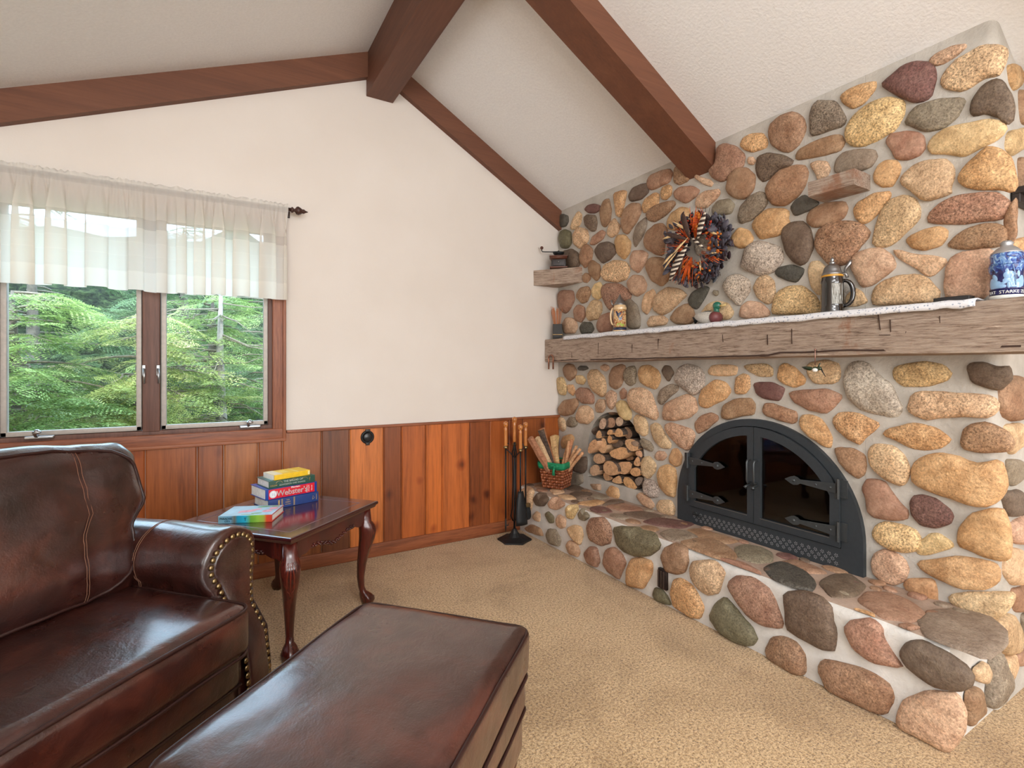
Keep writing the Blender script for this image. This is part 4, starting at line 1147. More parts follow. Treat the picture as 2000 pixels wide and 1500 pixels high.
for a in [(.0, .098, .007, .007), (.0, .104, .012, .003), (.02, .082, .010, .014), (.05, .064, .013, .009), (-.15, .056, .016, .005, .5), (.2, .056, .006, .016, .3), (.28, .083, .009, .012), (.33, .066, .007, .016), (.4, .05, .006, .012), (.12, .048, .005, .012), (-.6, .050, .016, .014), (-.95, .055, .016, .02), (.75, .05, .012, .018), (1.0, .06, .012, .02), (-.4, .044, .02, .007), (.5, .044, .02, .006), (-.75, .075, .008, .014, .5), (.75, .085, .005, .012)]:
    blob(*a)
tube(bm, [on_cyl(.33, .116, R*.985+.004), on_cyl(.47, .08, R*.985+.004), on_cyl(.5, .045, R*.985+.004)], .0012, 6)
mk('figure_relief', bm, pale, st)
bm = NB(); fn = lambda c: on_cyl(c.x/(R*1.005)+.02, .0235+c.y, R*1.003+c.z)
put_text(bm, 'RAT  STARKE ZU', .0155, fn, depth=.0006); mk('band_lettering', bm, whiteg, st, smooth=False)
bm = NB(); lathe(bm, [(R*.95, .160), (R*.95, .164), (R*.8, .170), (R*.6, .180), (R*.4, .186), (R*.36, .192), (R*.42, .198), (R*.25, .206), (.001, .208)], seg=28); mk('stein_lid', bm, plain('frosted_pewter', (176, 176, 178), .35, .6), st)
bm = NB(); handle(bm, R, .05, .135, .03, .006, PI/2); mk('stein_handle', bm, plain('blue_glaze_handle', (84, 134, 196), .2, coat=.6), st)
# duck decoy, facing the near end of the mantel
dk_ = thing('duck_decoy', 'mallard duck decoy with green head and grey body on mantel', 'decoy', (2.415, 1.90, MZ1+.010), 0)
def ell(bm, c, s, u=18, v=12, rot=None):
    g = bmesh.ops.create_uvsphere(bm, u_segments=u, v_segments=v, radius=1)
    for w in g['verts']:
        p = Vector((w.co.x*s[0], w.co.y*s[1], w.co.z*s[2]))
        if rot: p = rot @ p
        w.co = p+Vector(c)
bm = NB()
def duckbody(t): # t 0 tail .. 1 breast ; returns (y, zc, ry, rz)
    return None
g = bmesh.ops.create_uvsphere(bm, u_segments=24, v_segments=16, radius=1)
for w in g['verts']:
    p = w.co; y = p.y*.085; k = 1-.35*max(0, p.y)**2
    w.co = Vector((p.x*.040*k, y+.015, .038+p.z*.036*k+.014*max(0, p.y)))
bmesh.ops.bisect_plane(bm, geom=bm.verts[:]+bm.edges[:]+bm.faces[:], plane_co=(0, 0, .004), plane_no=(0, 0, -1), clear_outer=True)
mk('duck_body', bm, plain('speckled_grey_paint', (196, 190, 180), .5, var=.25, bscale=160), dk_)
bm = NB(); g = bmesh.ops.create_uvsphere(bm, u_segments=22, v_segments=14, radius=1)
for w in g['verts']: p = w.co; w.co = Vector((p.x*.041, p.y*.034-.043, .036+p.z*.035))
bmesh.ops.bisect_plane(bm, geom=bm.verts[:]+bm.edges[:]+bm.faces[:], plane_co=(0, 0, .003), plane_no=(0, 0, -1), clear_outer=True)
mk('duck_breast', bm, plain('maroon_paint', (112, 58, 58), .45), dk_)
bm = NB(); ell(bm, (0, -.052, .100), (.020, .025, .022)); lathe(bm, [(.017, .062), (.015, .075), (.016, .09)], (0, -.048, 0), 16); mk('duck_head', bm, plain('green_head_paint', (30, 104, 84), .25, coat=.4), dk_)
bm = NB(); tube(bm, [(0, -.072, .097), (0, -.09, .097), (0, -.108, .101)], [.009, .007, .006], 10); mk('duck_bill', bm, plain('yellow_bill_paint', (206, 178, 120), .4), dk_)
bm = NB(); prism(bm, [Vector((0, .08, .045)), Vector((0, .118, .052)), Vector((0, .108, .036)), Vector((0, .1, .012)), Vector((0, .085, .028))], (.012, 0, 0)); tube(bm, [(.0, .06, .068), (0, .03, .075), (0, -.01, .074)], .0035, 6); mk('duck_tail', bm, M['black'], dk_)
# match holder
mh = thing('match_holder', 'small black box holding long fireplace matches, left end of mantel', 'match holder', (2.40, 3.325, MZ1+.004), math.radians(55))
bm = NB(); bbox(bm, (-.037, -.037, 0), (.037, .037, .112), .003)
mk('holder_box', bm, plain('black_card', (48, 46, 44), .6), mh)
bm = NB(); bbox(bm, (-.0385, -.0385, .026), (.0385, .0385, .031), .001); bbox(bm, (-.008, -.041, .018), (.008, -.037, .036), .002); mk('gold_ribbon', bm, plain('gold_ribbon', (176, 140, 88), .4, .5), mh)
rs = random.Random(2)
for k in range(22):
    a, b = rs.uniform(-.028, .028), rs.uniform(-.028, .028); bm = NB()
    hgt = rs.uniform(.215, .255)
    tube(bm, [(a*.6, b*.6, .05), (a*2.4, b*1.9, hgt)], .0019, 6)
    mm_ = mk('match_stick', bm, M.setdefault('match', plain('match_wood', (196, 130, 90), .6)), None)
    mm_.location = (2.40, 3.325, MZ1+.004); mm_.rotation_euler = (0, 0, math.radians(55))
    tag(mm_, 'long thin wooden fireplace match standing in the black box on mantel', 'match', 'long matches in the black holder')
# black tray thing
bm = NB(); bbox(bm, (2.40, .755, ZM-.002), (2.45, .865, ZM+.020), .004); bbox(bm, (2.41, .765, ZM+.019), (2.44, .855, ZM+.022), .002)
tag(mk('black_case', bm, plain('matt_black_plastic', (40, 38, 38), .5), None), 'small flat black case lying on the runner beside the blue stein', 'case')
# coffee grinder on the corner shelf
cg = thing('coffee_grinder', 'antique wooden hand crank coffee grinder with drawer on the corner shelf', 'coffee grinder', (2.375, 3.275, 2.035), math.radians(-36))
wd = wood('old_grinder_wood', (60, 34, 26), (100, 58, 42), (130, 80, 58), rough=.4, axis='X')
bm = NB(); bbox(bm, (-.068, -.06, 0), (.068, .06, .010), .003); bbox(bm, (-.072, -.062, .088), (.072, .062, .096), .003)
t = bmesh.new(); a = [t.verts.new((sx*.056, sy*.05, .066)) for sx, sy in ((-1,-1),(1,-1),(1,1),(-1,1))]; b = [t.verts.new((sx*.070, sy*.062, .09)) for sx, sy in ((-1,-1),(1,-1),(1,1),(-1,1))]
for i in range(4): t.faces.new((a[i], a[(i+1)%4], b[(i+1)%4], b[i]))
t.faces.new(a); t.faces.new(b); me = bpy.data.meshes.new('t'); t.to_mesh(me); t.free(); bm.from_mesh(me)
mk('grinder_case', bm, wd, cg)
bm = NB(); bbox(bm, (-.056, -.05, .010), (.056, .05, .068), .003); mk('grinder_base', bm, plain('dark_iron_panel', (42, 38, 38), .45, .3), cg)
bm = NB(); bbox(bm, (-.044, -.056, .016), (.044, -.048, .060), .003); dd = mk('grinder_drawer', bm, plain('dark_drawer', (50, 42, 40), .45), cg)
bm = NB(); sphere(bm, (0, -.064, .042), .007); mk('drawer_knob', bm, M['pewter'], dd)
bm = NB(); lathe(bm, [(.018, .095), (.030, .104), (.042, .118), (.046, .128), (.040, .128), (.03, .118)], seg=24); lathe(bm, [(.006, .11), (.008, .14), (.004, .144)], seg=12); mk('grinder_hopper', bm, M['black'], cg)
bm = NB(); tube(bm, [(0, 0, .136), (-.05, .0, .134), (-.105, .0, .136), (-.128, 0, .138), (-.132, 0, .146), (-.132, 0, .158)], .004, 8); mk('grinder_crank', bm, M['black'], cg)
bm = NB(); sphere(bm, (-.132, 0, .168), .013, u=14, v=10); mk('crank_knob', bm, wd, cg)
# horseshoe hook
hs = thing('horseshoe_hook', 'worn copper coloured horseshoe hanging points down from the left end of mantel', 'horseshoe', (XM-.016, 3.30, 1.30))
bm = NB(); pts = []
for i in range(15):
    a = PI*(-.12+1.24*i/14); pts.append((0, .032*math.cos(a), .028+.028*math.sin(a)))
pts = [(0, .030, -.055)]+pts+[(0, -.030, -.055)]
tube(bm, pts, .0065, 8); mk('horseshoe', bm, plain('aged_copper', (150, 104, 82), .4, .7, var=.3), hs)
bm = NB(); tube(bm, [(-.006, 0, .052), (.02, 0, .052)], .004, 8); mk('nail', bm, M['iron2'], hs)
# hummingbird ornament
hb = thing('hummingbird_ornament', 'small green hummingbird ornament hanging from a nail under the mantel', 'ornament', (XM-.022, 1.262, 1.247))
bm = NB(); tube(bm, [(.012, 0, .085), (0, 0, .086), (0, 0, .018)], .0022, 8); sphere(bm, (0, 0, .087), .005); mk('hanger', bm, plain('copper_wire', (150, 116, 104), .35, .8), hb)
gr = plain('iridescent_green', (38, 58, 34), .3, coat=.4)
bm = NB(); ell(bm, (0, 0, 0), (.011, .015, .012)); ell(bm, (0, -.019, .004), (.008, .009, .008)); mk('bird_body', bm, gr, hb)
bm = NB(); ell(bm, (-.006, -.002, -.003), (.0085, .012, .009)); mk('bird_breast', bm, M['white'], hb)
bm = NB(); tube(bm, [(0, -.026, .002), (-.003, -.034, -.012), (-.004, -.046, -.032)], [.003, .0022, .0012], 6); mk('bird_beak', bm, M['black'], hb)
for s in (1, -1):
    bm = NB(); out = [(0, 0, 0), (.004, .02*s, .010), (.004, .045*s, .012), (.002, .062*s, .010), (-.004, .045*s, 0), (-.006, .02*s, -.006)] if s > 0 else [(0, -.005, 0), (.004, -.014, .024), (.003, -.022, .028), (-.003, -.018, .01)]
    prism(bm, [Vector(p) for p in out], (.0016, 0, .0012)); mk('bird_wing', bm, gr, hb)
# ================================================================== leather armchair
TH = math.radians(43.1)
chair = thing('armchair', 'large dark brown leather armchair with rolled nailhead arms, below the window', 'armchair', (.098, 1.954, 0), TH)
def wr(p, f, a, seed=0):
    return noise.noise_vector(p*f+Vector((seed, seed*.7, 3)))*a
def lerp_tab(tab, z):
    if z <= tab[0][0]: return tab[0][1]
    for (a, x), (b, y) in zip(tab, tab[1:]):
        if z <= b:
            t = (z-a)/(b-a); t = t*t*(3-2*t); return x+(y-x)*t
    return tab[-1][1]
YF = [(0, -.02), (.22, -.02), (.34, .0), (.46, .075), (.56, .10), (.70, .085)]
def arm_section(inset=0.0, n=18):
    """outer bottom -> over the scroll -> inner bottom, as (x,z)"""
    cx, cz, r = .055, .572, .120-inset
    xo, xi = .125-inset, -.03+inset
    pts = [(xo, .04), (xo, .20), (xo, .33), (xo-.004, .42)]
    for i in range(n+1):
        a = math.radians(-38)+math.radians(256)*i/n
        pts.append((cx+r*math.cos(a), cz+r*math.sin(a)))
    pts += [(xi, .43), (xi, .33), (xi, .20), (xi, .04)]
    return pts
def arm(mirror):
    sx = (lambda x: -.90-x) if mirror else (lambda x: x)
    bm = NB(); sec = arm_section(); c = (.055, .4)
    rows = []
    for t, sc in ((0, .90), (.004, .95), (.014, .985), (.03, 1.0), (.06, 1.0), (.12, .985), (.2, .985), (.3, .985), (.42, .985), (.56, .985), (.7, .985), (.85, .985), (1, .985)):
        row = []
        for x, z in sec:
            cz = min(z, .568); X = c[0]+(x-c[0])*sc; Z = (cz+(z-cz)*sc)
            y = lerp_tab(YF, z); y = y+t*(.86-y)
            p = Vector((X, y, Z-(.015*t if z > .5 else 0)))
            p += wr(p, 7, .004, 1)+wr(Vector((p.x*3, p.y*18, p.z*4)), 1, .0028, 4)
            # gathered pleats near the front of the scroll
            if .01 < t < .1 and z > .4: p += Vector((p.x-.055, 0, p.z-.55)).normalized()*(.003*math.sin(math.atan2(p.z-.55, p.x-.055)*26))
            p.x = sx(p.x); row.append(bm.verts.new(p))
        rows.append(row)
    for A, B in zip(rows, rows[1:]):
        for k in range(len(A)-1): bm.faces.new((A[k], A[k+1], B[k+1], B[k]))
    bm.faces.new(rows[0]); bm.faces.new(rows[-1])
    a = mk('arm', bm, M['leather'], chair)
    # front panel
    bm = NB(); sec2 = arm_section(.036)
    def loopco(s, dy): return [Vector((sx(x), lerp_tab(YF, z)+dy, z)) for x, z in s]
    L0, L1, L2 = loopco(sec2, -.002), loopco(sec2, -.014), loopco(arm_section(.043), -.018)
    A = [bm.verts.new(p) for p in L0]; B = [bm.verts.new(p) for p in L1]; C = [bm.verts.new(p) for p in L2]
    for P, Q in ((A, B), (B, C)):
        for k in range(len(P)-1): bm.faces.new((P[k], P[k+1], Q[k+1], Q[k]))
    # fill the panel with a symmetric ladder so that it follows the curve
    m_ = len(C)
    for k in range(m_//2):
        i, j = k, m_-1-k
        if j-i >= 2:
            bm.faces.new((C[i], C[i+1], C[j-1], C[j])) if j-1 > i+1 else bm.faces.new((C[i], C[i+1], C[j]))
    pan = mk('arm_front_panel', bm, M['leather'], chair)
    # nailheads
    path = [Vector((sx(x), lerp_tab(YF, z)-.010, z)) for x, z in arm_section(.030, 30)]
    L = [0]
    for p, q in zip(path, path[1:]): L.append(L[-1]+(q-p).length)
    s = .01; nh = None
    while s < L[-1]:
        j = max(i for i in range(len(L)) if L[i] <= s); j = min(j, len(path)-2)
        p = path[j].lerp(path[j+1], (s-L[j])/(L[j+1]-L[j]))
        if nh is None:
            b2 = NB(); sphere(b2, (0, 0, 0), .0098, (1, .62, 1), 12, 8); nh = mk('nailhead', b2, M['brass'], pan); o = nh
        else:
            o = nh.copy(); scene.collection.objects.link(o); o.parent = pan
        o.location = p
        s += .0245
    # stitched seam over the arm
    bm = NB(); ysm = .40
    for dy in (-.004, .004):
        pts = [Vector((sx(c[0]+(x-c[0])*.985), ysm+dy, (min(z, .568)+(z-min(z, .568))*.985)-.006*(z > .5))) for x, z in sec[6:-3]]
        pts = [p+(Vector((p.x-sx(.055), 0, p.z-.45)).normalized()*.0028) for p in pts]
        tube(bm, pts, .0012, 5)
    mk('arm_seam', bm, M['stitch'], a)
    # block foot
    bm = NB(); lathe(bm, [(.022, 0), (.03, .02), (.026, .045)], (sx(.05), .05, 0), 14); mk('foot', bm, M['cherry'], chair)
    bm = NB(); lathe(bm, [(.022, 0), (.03, .02), (.026, .045)], (sx(.05), .80, 0), 14); mk('foot', bm, M['cherry'], chair)
arm(False); arm(True)
def cush_fn(center, seed, f=6, a=.006, extra=None):
    c = Vector(center)
    def fn(p, u):
        q = p+c
        q += wr(q, f, a, seed)+wr(Vector((q.x*22, q.y*7, q.z*10)), 1, a*.35, seed+5)
        if extra: q = extra(q, p, u)
        return q
    return fn
def loop_rect(cx, cy, hx, hy, r, z, n=6, seed=0):
    pts = []
    for (sx, sy, a0) in ((1, -1, -90), (1, 1, 0), (-1, 1, 90), (-1, -1, 180)):
        for i in range(n+1):
            a = math.radians(a0+90*i/n); pts.append(Vector((cx+sx*(hx-r)+r*math.cos(a), cy+sy*(hy-r)+r*math.sin(a), z)))
    out = []
    m_ = len(pts)
    for i in range(m_):
        a, b = pts[i], pts[(i+1) % m_]; k = max(1, int((b-a).length/.05))
        for j in range(k): out.append(a.lerp(b, j/k))
    return out
bm = NB()
def seatx(q, p, u):
    # gentle hollow where people sit, puckers to the back
    q.z -= .016*math.exp(-((q.x+.45)**2/.06+(q.y-.30)**2/.05))*(1 if u.z > 0 else 0)
    if u.z > .3: q += Vector((0, 0, .0035*math.sin(q.x*5+q.y*26+3*noise.noise(q*5))*max(0, math.sin(PI*(u.x*.5+.5)))))
    return q
rbox(bm, (.84, .64, .165), .04, 22, (0, .012, .022), cush_fn((-.455, .235, .408), 2, 5, .005, seatx))
seat = mk('seat_cushion', bm, M['leather'], chair)
for z in (.478, .338):
    bm = NB(); pts = loop_rect(-.455, .235, .418, .323, .055, z); pts = [p+wr(p, 5, .004, 2) for p in pts]; tube(bm, pts, .0055, 8, closed=True); mk('seat_piping', bm, M['piping'], seat)
bm = NB(); rbox(bm, (.865, .84, .125), .03, 12, (0, .004, 0), cush_fn((-.458, .378, .270), 3, 6, .003)); mk('front_rail', bm, M['leather'], chair)
bm = NB(); rbox(bm, (.865, .82, .19), .02, 12, (0, .0, 0), cush_fn((-.458, .388, .14), 4, 6, .003)); mk('lower_rail', bm, M['leather'], chair)
bm = NB(); tube(bm, [(-.885, -.028, .208), (-.03, -.028, .208)], .006, 8); mk('rail_piping', bm, M['piping'], chair)
# outside back
bm = NB()
def backx(q, p, u):
    q.y += (q.z-.4)*.22; return q
rbox(bm, (1.06, .13, .80), .05, 12, (0, 0, .03), cush_fn((-.45, .79, .44), 5, 4, .003, backx)); mk('back_frame', bm, M['leather'], chair)
# back cushion, leaning, wide over the arms at the top
tilt = math.radians(15)
def bcx(q, p, u):
    h = p.z+.25
    x, y, z = p
    if x > .3: x = x-.035*min(1, (x-.3)/.2)
    # t shape
    w = 1.0 if z > .03 else (1.0-.14*min(1, (.03-z)/.07))
    if x > 0 or x < 0: x = x*w
    crown = .035*(1-(u.x)**2)*max(0, u.z)
    bag = .028*math.exp(-((z+.10)/.12)**2)*(1 if u.y < 0 else 0)*(1-u.x**2)
    y2 = y-bag; z2 = z+crown
    # pull towards the stitched seams
    for s in (-.26, .26):
        y2 += (.010*math.exp(-((x-s-.04*z)/.035)**2))*(1 if u.y < 0 else 0)
    Y = y2*math.cos(tilt)+z2*math.sin(tilt); Z = -y2*math.sin(tilt)+z2*math.cos(tilt)
    q = Vector((-.435+x, .565+Y, .705+Z))
    q += wr(q, 4.5, .012, 6)+wr(Vector((q.x*9+q.z*14, q.y*6, q.z*20-q.x*12)), 1, .005, 7)
    # gathers near the lower corners
    g = math.exp(-(((abs(x)-.46)/.09)**2+((z+.20)/.12)**2))
    q.y += .012*g*math.sin(z*170+x*90)
    return q
bm = NB(); rbox(bm, (1.06, .235, .52), .075, 30, (0, .03, 0), lambda p, u: bcx(p, p, u))
bc = mk('back_cushion', bm, M['leather'], chair)
def bc_front(x, z, d=0.0):
    """point on the front face of the back cushion"""
    hx, hy, hz, r = .53, .1175, .26, .075
    p = Vector((x, -hy, z)); cxx = max(-hx+r, min(hx-r, x)); cz = max(-hz+r, min(hz-r, z)); dd = Vector((x-cxx, 0, z-cz)).length
    if dd > 0: p.y = -(hy-r)-math.sqrt(max(0, r*r-dd*dd))
    u = Vector((x/hx, -1, z/hz)); p.y -= .03*(1-min(1, u.x**2))*(1-min(1, u.z**2))
    q = bcx(p, p, u); q.y -= d; return q
for s in (-.26, .26):
    bm = NB()
    for dx in (-.006, .006):
        tube(bm, [bc_front(s+dx+.04*z, z, .003) for z in [-.235+.47*i/30 for i in range(31)]], .0012, 5)
    mk('back_seam', bm, M['stitch'], bc)
# piping round the front edge of the back cushion
bm = NB(); pts = []
for i in range(80):
    a = 2*PI*i/80; hx, hz, r = .53-.028, .26-.028, .05
    cx_, cz_ = math.cos(a), math.sin(a)
    k = (abs(cx_)**5+abs(cz_)**5)**(-.2)
    pts.append(bc_front(cx_*k*hx*1.0, cz_*k*hz, .001))
tube(bm, pts, .0058, 8, closed=True); mk('cushion_piping', bm, M['piping'], bc)
# ================================================================== ottoman
ot = thing('ottoman', 'dark brown leather ottoman with a flat cushioned top in front of the armchair', 'ottoman', (.372, 1.30, 0), math.radians(41.7))
bm = NB()
def otx(q, p, u):
    if u.z > .2: q.z += .004*noise.noise(Vector((q.x*6+q.y*14, q.y*5, 1)))
    return q
rbox(bm, (.80, .60, .150), .035, 22, (.0, .0, .022), cush_fn((0, 0, .378), 12, 4, .005, otx))
oc = mk('ottoman_cushion', bm, M['leather2'], ot)
for z in (.440, .312):
    bm = NB(); pts = loop_rect(0, 0, .397, .297, .05, z); pts = [p+wr(p, 4, .004, 12) for p in pts]; tube(bm, pts, .0055, 8, closed=True); mk('cushion_piping', bm, M['piping'], oc)
bm = NB(); rbox(bm, (.775, .575, .10), .02, 12, (.004, .004, 0), cush_fn((0, 0, .255), 13, 6, .003)); mk('upper_base', bm, M['leather2'], ot)
bm = NB(); rbox(bm, (.765, .565, .13), .02, 12, (0, 0, 0), cush_fn((0, 0, .145), 14, 6, .003)); mk('lower_base', bm, M['leather2'], ot)
bm = NB(); tube(bm, loop_rect(0, 0, .388, .288, .03, .206), .005, 8, closed=True); mk('base_piping', bm, M['piping'], ot)
for sx in (-1, 1):
    for sy in (-1, 1):
        bm = NB(); lathe(bm, [(.022, 0), (.026, .012), (.020, .022), (.032, .038), (.036, .055), (.026, .066), (.034, .085)], (sx*.335, sy*.235, 0), 16); mk('turned_foot', bm, M['cherry'], ot)
# ================================================================== end table
TZ = .54
tb = thing('end_table', 'dark cherry end table with carved cabriole legs beside the armchair', 'table', (.325, 2.774, 0), math.radians(41))
hx, hy = .325, .335
bm = NB()
def slab(bm, hx, hy, prof):
    rows = []
    for d, z in prof: rows.append([bm.verts.new((sx*(hx-d), sy*(hy-d), z)) for sx, sy in ((-1,-1),(1,-1),(1,1),(-1,1))])
    for A, B in zip(rows, rows[1:]):
        for k in range(4): bm.faces.new((A[k], A[(k+1)%4], B[(k+1)%4], B[k]))
    bm.faces.new(rows[0]); bm.faces.new(rows[-1])
slab(bm, hx, hy, [(.02, TZ-.034), (.012, TZ-.030), (.008, TZ-.020), (.001, TZ-.015), (0, TZ-.008), (.003, TZ-.002), (.008, TZ), (.066, TZ), (.068, TZ-.0015), (.073, TZ-.0015), (.075, TZ)])
top = mk('table_top', bm, M['cherrytop'], tb, smooth=False)
bm = NB()
for d in (.069,):
    for a, b in (((-1,-1),(1,-1)),((1,-1),(1,1)),((1,1),(-1,1)),((-1,1),(-1,-1))):
        x0, y0, x1, y1 = a[0]*(hx-d), a[1]*(hy-d), b[0]*(hx-d), b[1]*(hy-d)
        lo = (min(x0, x1)-.0016, min(y0, y1)-.0016, TZ-.001); hi = (max(x0, x1)+.0016, max(y0, y1)+.0016, TZ+.0004); box(bm, lo, hi)
mk('inlay_line', bm, plain('pale_inlay', (132, 104, 110), .25), top, smooth=False)
# aprons with carved lower edge
def apron(axis, s):
    L = (hx if axis == 'x' else hy)-.05; n = 60; bm = NB(); A = []; 
    for i in range(n+1):
        t = -1+2*i/n
        zb = TZ-.105-.010*math.cos(t*PI*2)-.006*abs(math.sin(t*PI*5))
        if abs(t) < .32: zb -= .012*(1-abs(t)/.32)+.004*math.sin(t*60)
        d = (hy if axis == 'x' else hx)-.033
        r = []
        for off, z in ((0, TZ-.032), (0, zb), (-.018, zb), (-.018, TZ-.032)):
            w = (t*L, s*(d+off), z) if axis == 'x' else (s*(d+off), t*L, z); r.append(bm.verts.new(w))
        A.append(r)
    for P, Q in zip(A, A[1:]):
        for k in range(4): bm.faces.new((P[k], P[(k+1)%4], Q[(k+1)%4], Q[k]))
    bm.faces.new(A[0]); bm.faces.new(A[-1])
    ap = mk('apron', bm, M['cherry'], tb, smooth=False)
    # carved scrolls
    bm = NB(); rs = random.Random(4)
    for i in range(38):
        t = -.55+1.1*i/37
        zb = TZ-.105-.010*math.cos(t*PI*2)-.010*max(0, 1-abs(t)/.32)
        d = (hy if axis == 'x' else hx)-.031
        c = (t*L, s*d, zb+.006+.006*math.sin(i*1.9)) if axis == 'x' else (s*d, t*L, zb+.006+.006*math.sin(i*1.9))
        sphere(bm, c, .0058, (1, 1, .8), 8, 6)
    mk('carved_edge', bm, M['cherry'], ap)
for s in (-1, 1): apron('x', s); apron('y', s)
for sx in (-1, 1):
    for sy in (-1, 1):
        bm = NB(); e = Vector((sx, sy, 0)).normalized(); side = Vector((-e.y, e.x, 0))
        base = Vector((sx*(hx-.05), sy*(hy-.05), 0))
        prof = [(TZ-.034, -.004, .030), (.44, .0, .033), (.42, .008, .040), (.39, .014, .042), (.35, .010, .038), (.29, -.004, .031), (.22, -.016, .025), (.15, -.022, .020), (.095, -.018, .0165), (.07, -.010, .018), (.055, .0, .026), (.035, .012, .034), (.018, .016, .033), (.0, .014, .026)]
        rows = []; sg = 16
        for z, o, r in prof:
            c = base+e*o+Vector((0, 0, z)); sq = .5 if z > .3 else .8
            ring = []
            for k in range(sg):
                a = 2*PI*k/sg; rr_ = r
                ca, sa = math.cos(a), math.sin(a)
                m_ = (abs(ca)**(2/sq)+abs(sa)**(2/sq))**(-sq/2) if z > .3 else 1
                if z < .06: rr_ = r*(1+.12*math.cos(a*4))
                ring.append(bm.verts.new(c+(e*ca+side*sa)*rr_*m_))
            rows.append(ring)
        for A, B in zip(rows, rows[1:]):
            for k in range(sg): bm.faces.new((A[k], A[(k+1)%sg], B[(k+1)%sg], B[k]))
        bm.faces.new(rows[0]); bm.faces.new(rows[-1])
        lg = mk('leg', bm, M['cherry'], tb)
        # acanthus carving on the knee: raised veins
        bm = NB()
        def surf(u, z):
            for (z1, o1, r1), (z0, o0, r0) in zip(prof, prof[1:]):
                if z0 <= z <= z1:
                    t = (z-z0)/(z1-z0); o = o0+(o1-o0)*t; r = r0+(r1-r0)*t; break
            return base+e*(o+math.cos(u)*(r+.001))+side*(math.sin(u)*(r+.001))*1.05+Vector((0, 0, z))
        for u0, z0 in ((0, .29), (.35, .31), (-.35, .31), (.65, .335), (-.65, .335), (.95, .36), (-.95, .36)):
            tube(bm, [surf(u0*(1-.45*t), z0+(.425-z0)*t) if False else surf(u0*(.35+.65*(1-t))+(.25*u0*math.sin(t*PI)), z0+(.43-z0)*t) for t in [i/10 for i in range(11)]], [.0008+.0022*math.sin(PI*(i+.5)/11) for i in range(11)], 6)
        for s2 in (-1, 1):
            tube(bm, [surf(s2*1.0*t, .27+.10*t**.8+.008*math.sin(t*14)) for t in [i/14 for i in range(15)]], .0016, 6)
        mk('leg_carving', bm, plain('carving_red_brown', (112, 44, 30), .25, coat=.5) if 'carv' not in M else M['carv'], lg)  # raised carving in a lighter red-brown than the leg
# ================================================================== books
def book(name, label, loc, rz, L, W, T, spine, cover, pages=(238, 234, 226), rounded=.004, hard=True, bt=.0028):
    """spine lies along local +x at y=0 facing -y; the page block runs to +y"""
    t = thing(name, label, 'book', loc, math.radians(rz), None)
    ov = .004 if hard else 0
    bm = NB(); bbox(bm, (ov, .004, bt), (L-ov, W-ov, T-bt), .001); mk('page_block', bm, plain('page_edges', pages, .85), t)
    bm = NB(); bbox(bm, (0, .004, 0), (L, W, bt), .0008); bbox(bm, (0, .004, T-bt), (L, W, T), .0008)
    bbox(bm, (0, 0, 0), (L, .006, T), .0012)
    mk('book_cover', bm, cover, t)
    return t
def spine_text(bm, s, size, cx, cz, spacing=1.0, d=.0006, fat=0):
    put_text(bm, s, size, lambda c: Vector((cx+c.x, -.0008-c.z, cz+c.y)), d, spacing, bold=.008)
    if fat:
        for dx, dz in ((fat, 0), (0, fat), (-fat, 0), (0, -fat)):
            put_text(bm, s, size, lambda c, dx=dx, dz=dz: Vector((cx+c.x+dx, -.0008-c.z, cz+c.y+dz)), d, spacing)
bx, by, bz0 = .262, 2.822, TZ+.0005
gold = plain('gold_foil', (206, 176, 120), .35, .5); wht = plain('white_print', (240, 240, 238), .6)
b1 = book('hardcover_book', 'thick navy blue hardcover with gold bands, lowest book of the stack', (bx, by, bz0), 16.6, .262, .185, .049, None, plain('navy_cloth', (36, 62, 122), .45))
bm = NB()
for x in (.066, .128, .070, .132): box(bm, (x-.0012, -.0012, .003), (x+.0012, .0002, .046))
spine_text(bm, 'THE', .009, .098, .036); spine_text(bm, 'GREAT', .009, .098, .025); spine_text(bm, 'NOVELS', .008, .098, .014)
box(bm, (.048, -.0012, .008), (.056, .0002, .042)); box(bm, (.249, -.0012, .01), (.2515, .0002, .04))
tube(bm, [(.228, -.001, .014), (.24, -.001, .022), (.231, -.001, .034), (.228, -.001, .014)], .0009, 5)
mk('gold_tooling', bm, gold, b1, smooth=False)
b2 = book('dictionary', 'thick red and white dictionary with large white spine lettering, second in the stack', (bx-.012, by+.002, bz0+.0495), 17.2, .268, .19, .054, None, plain('blue_glossy_jacket', (26, 66, 150), .3))
bm = NB(); bbox(bm, (.014, -.0016, .003), (.254, -.0002, .051), .0004); bbox(bm, (.03, .02, .0535), (.262, .186, .0547), .0003); rp = mk('red_panel', bm, plain('red_glossy_jacket', (214, 34, 52), .3), b2)
bm = NB(); spine_text(bm, "Webster's", .040, .134, .0245, .97, .0022, .0004); spine_text(bm, 'Merriam-', .013, .152, .046, 1, .0022, .0)
put_text(bm, 'Dictionary', .009, lambda c: Vector((.212-c.y, -.0012-c.z, .026+c.x)), .0014); put_text(bm, 'of English', .009, lambda c: Vector((.222-c.y, -.0012-c.z, .026+c.x)), .0014)
put_text(bm, 'Newest', .009, lambda c: Vector((.238-c.y, -.0012-c.z, .026+c.x)), .0014)
g = [bm.verts.new((.036+.0185*math.cos(a), -.0022, .026+.0185*math.sin(a))) for a in [2*PI*k/28 for k in range(28)]]; bm.faces.new(g)
mk('spine_lettering', bm, wht, b2, smooth=False)
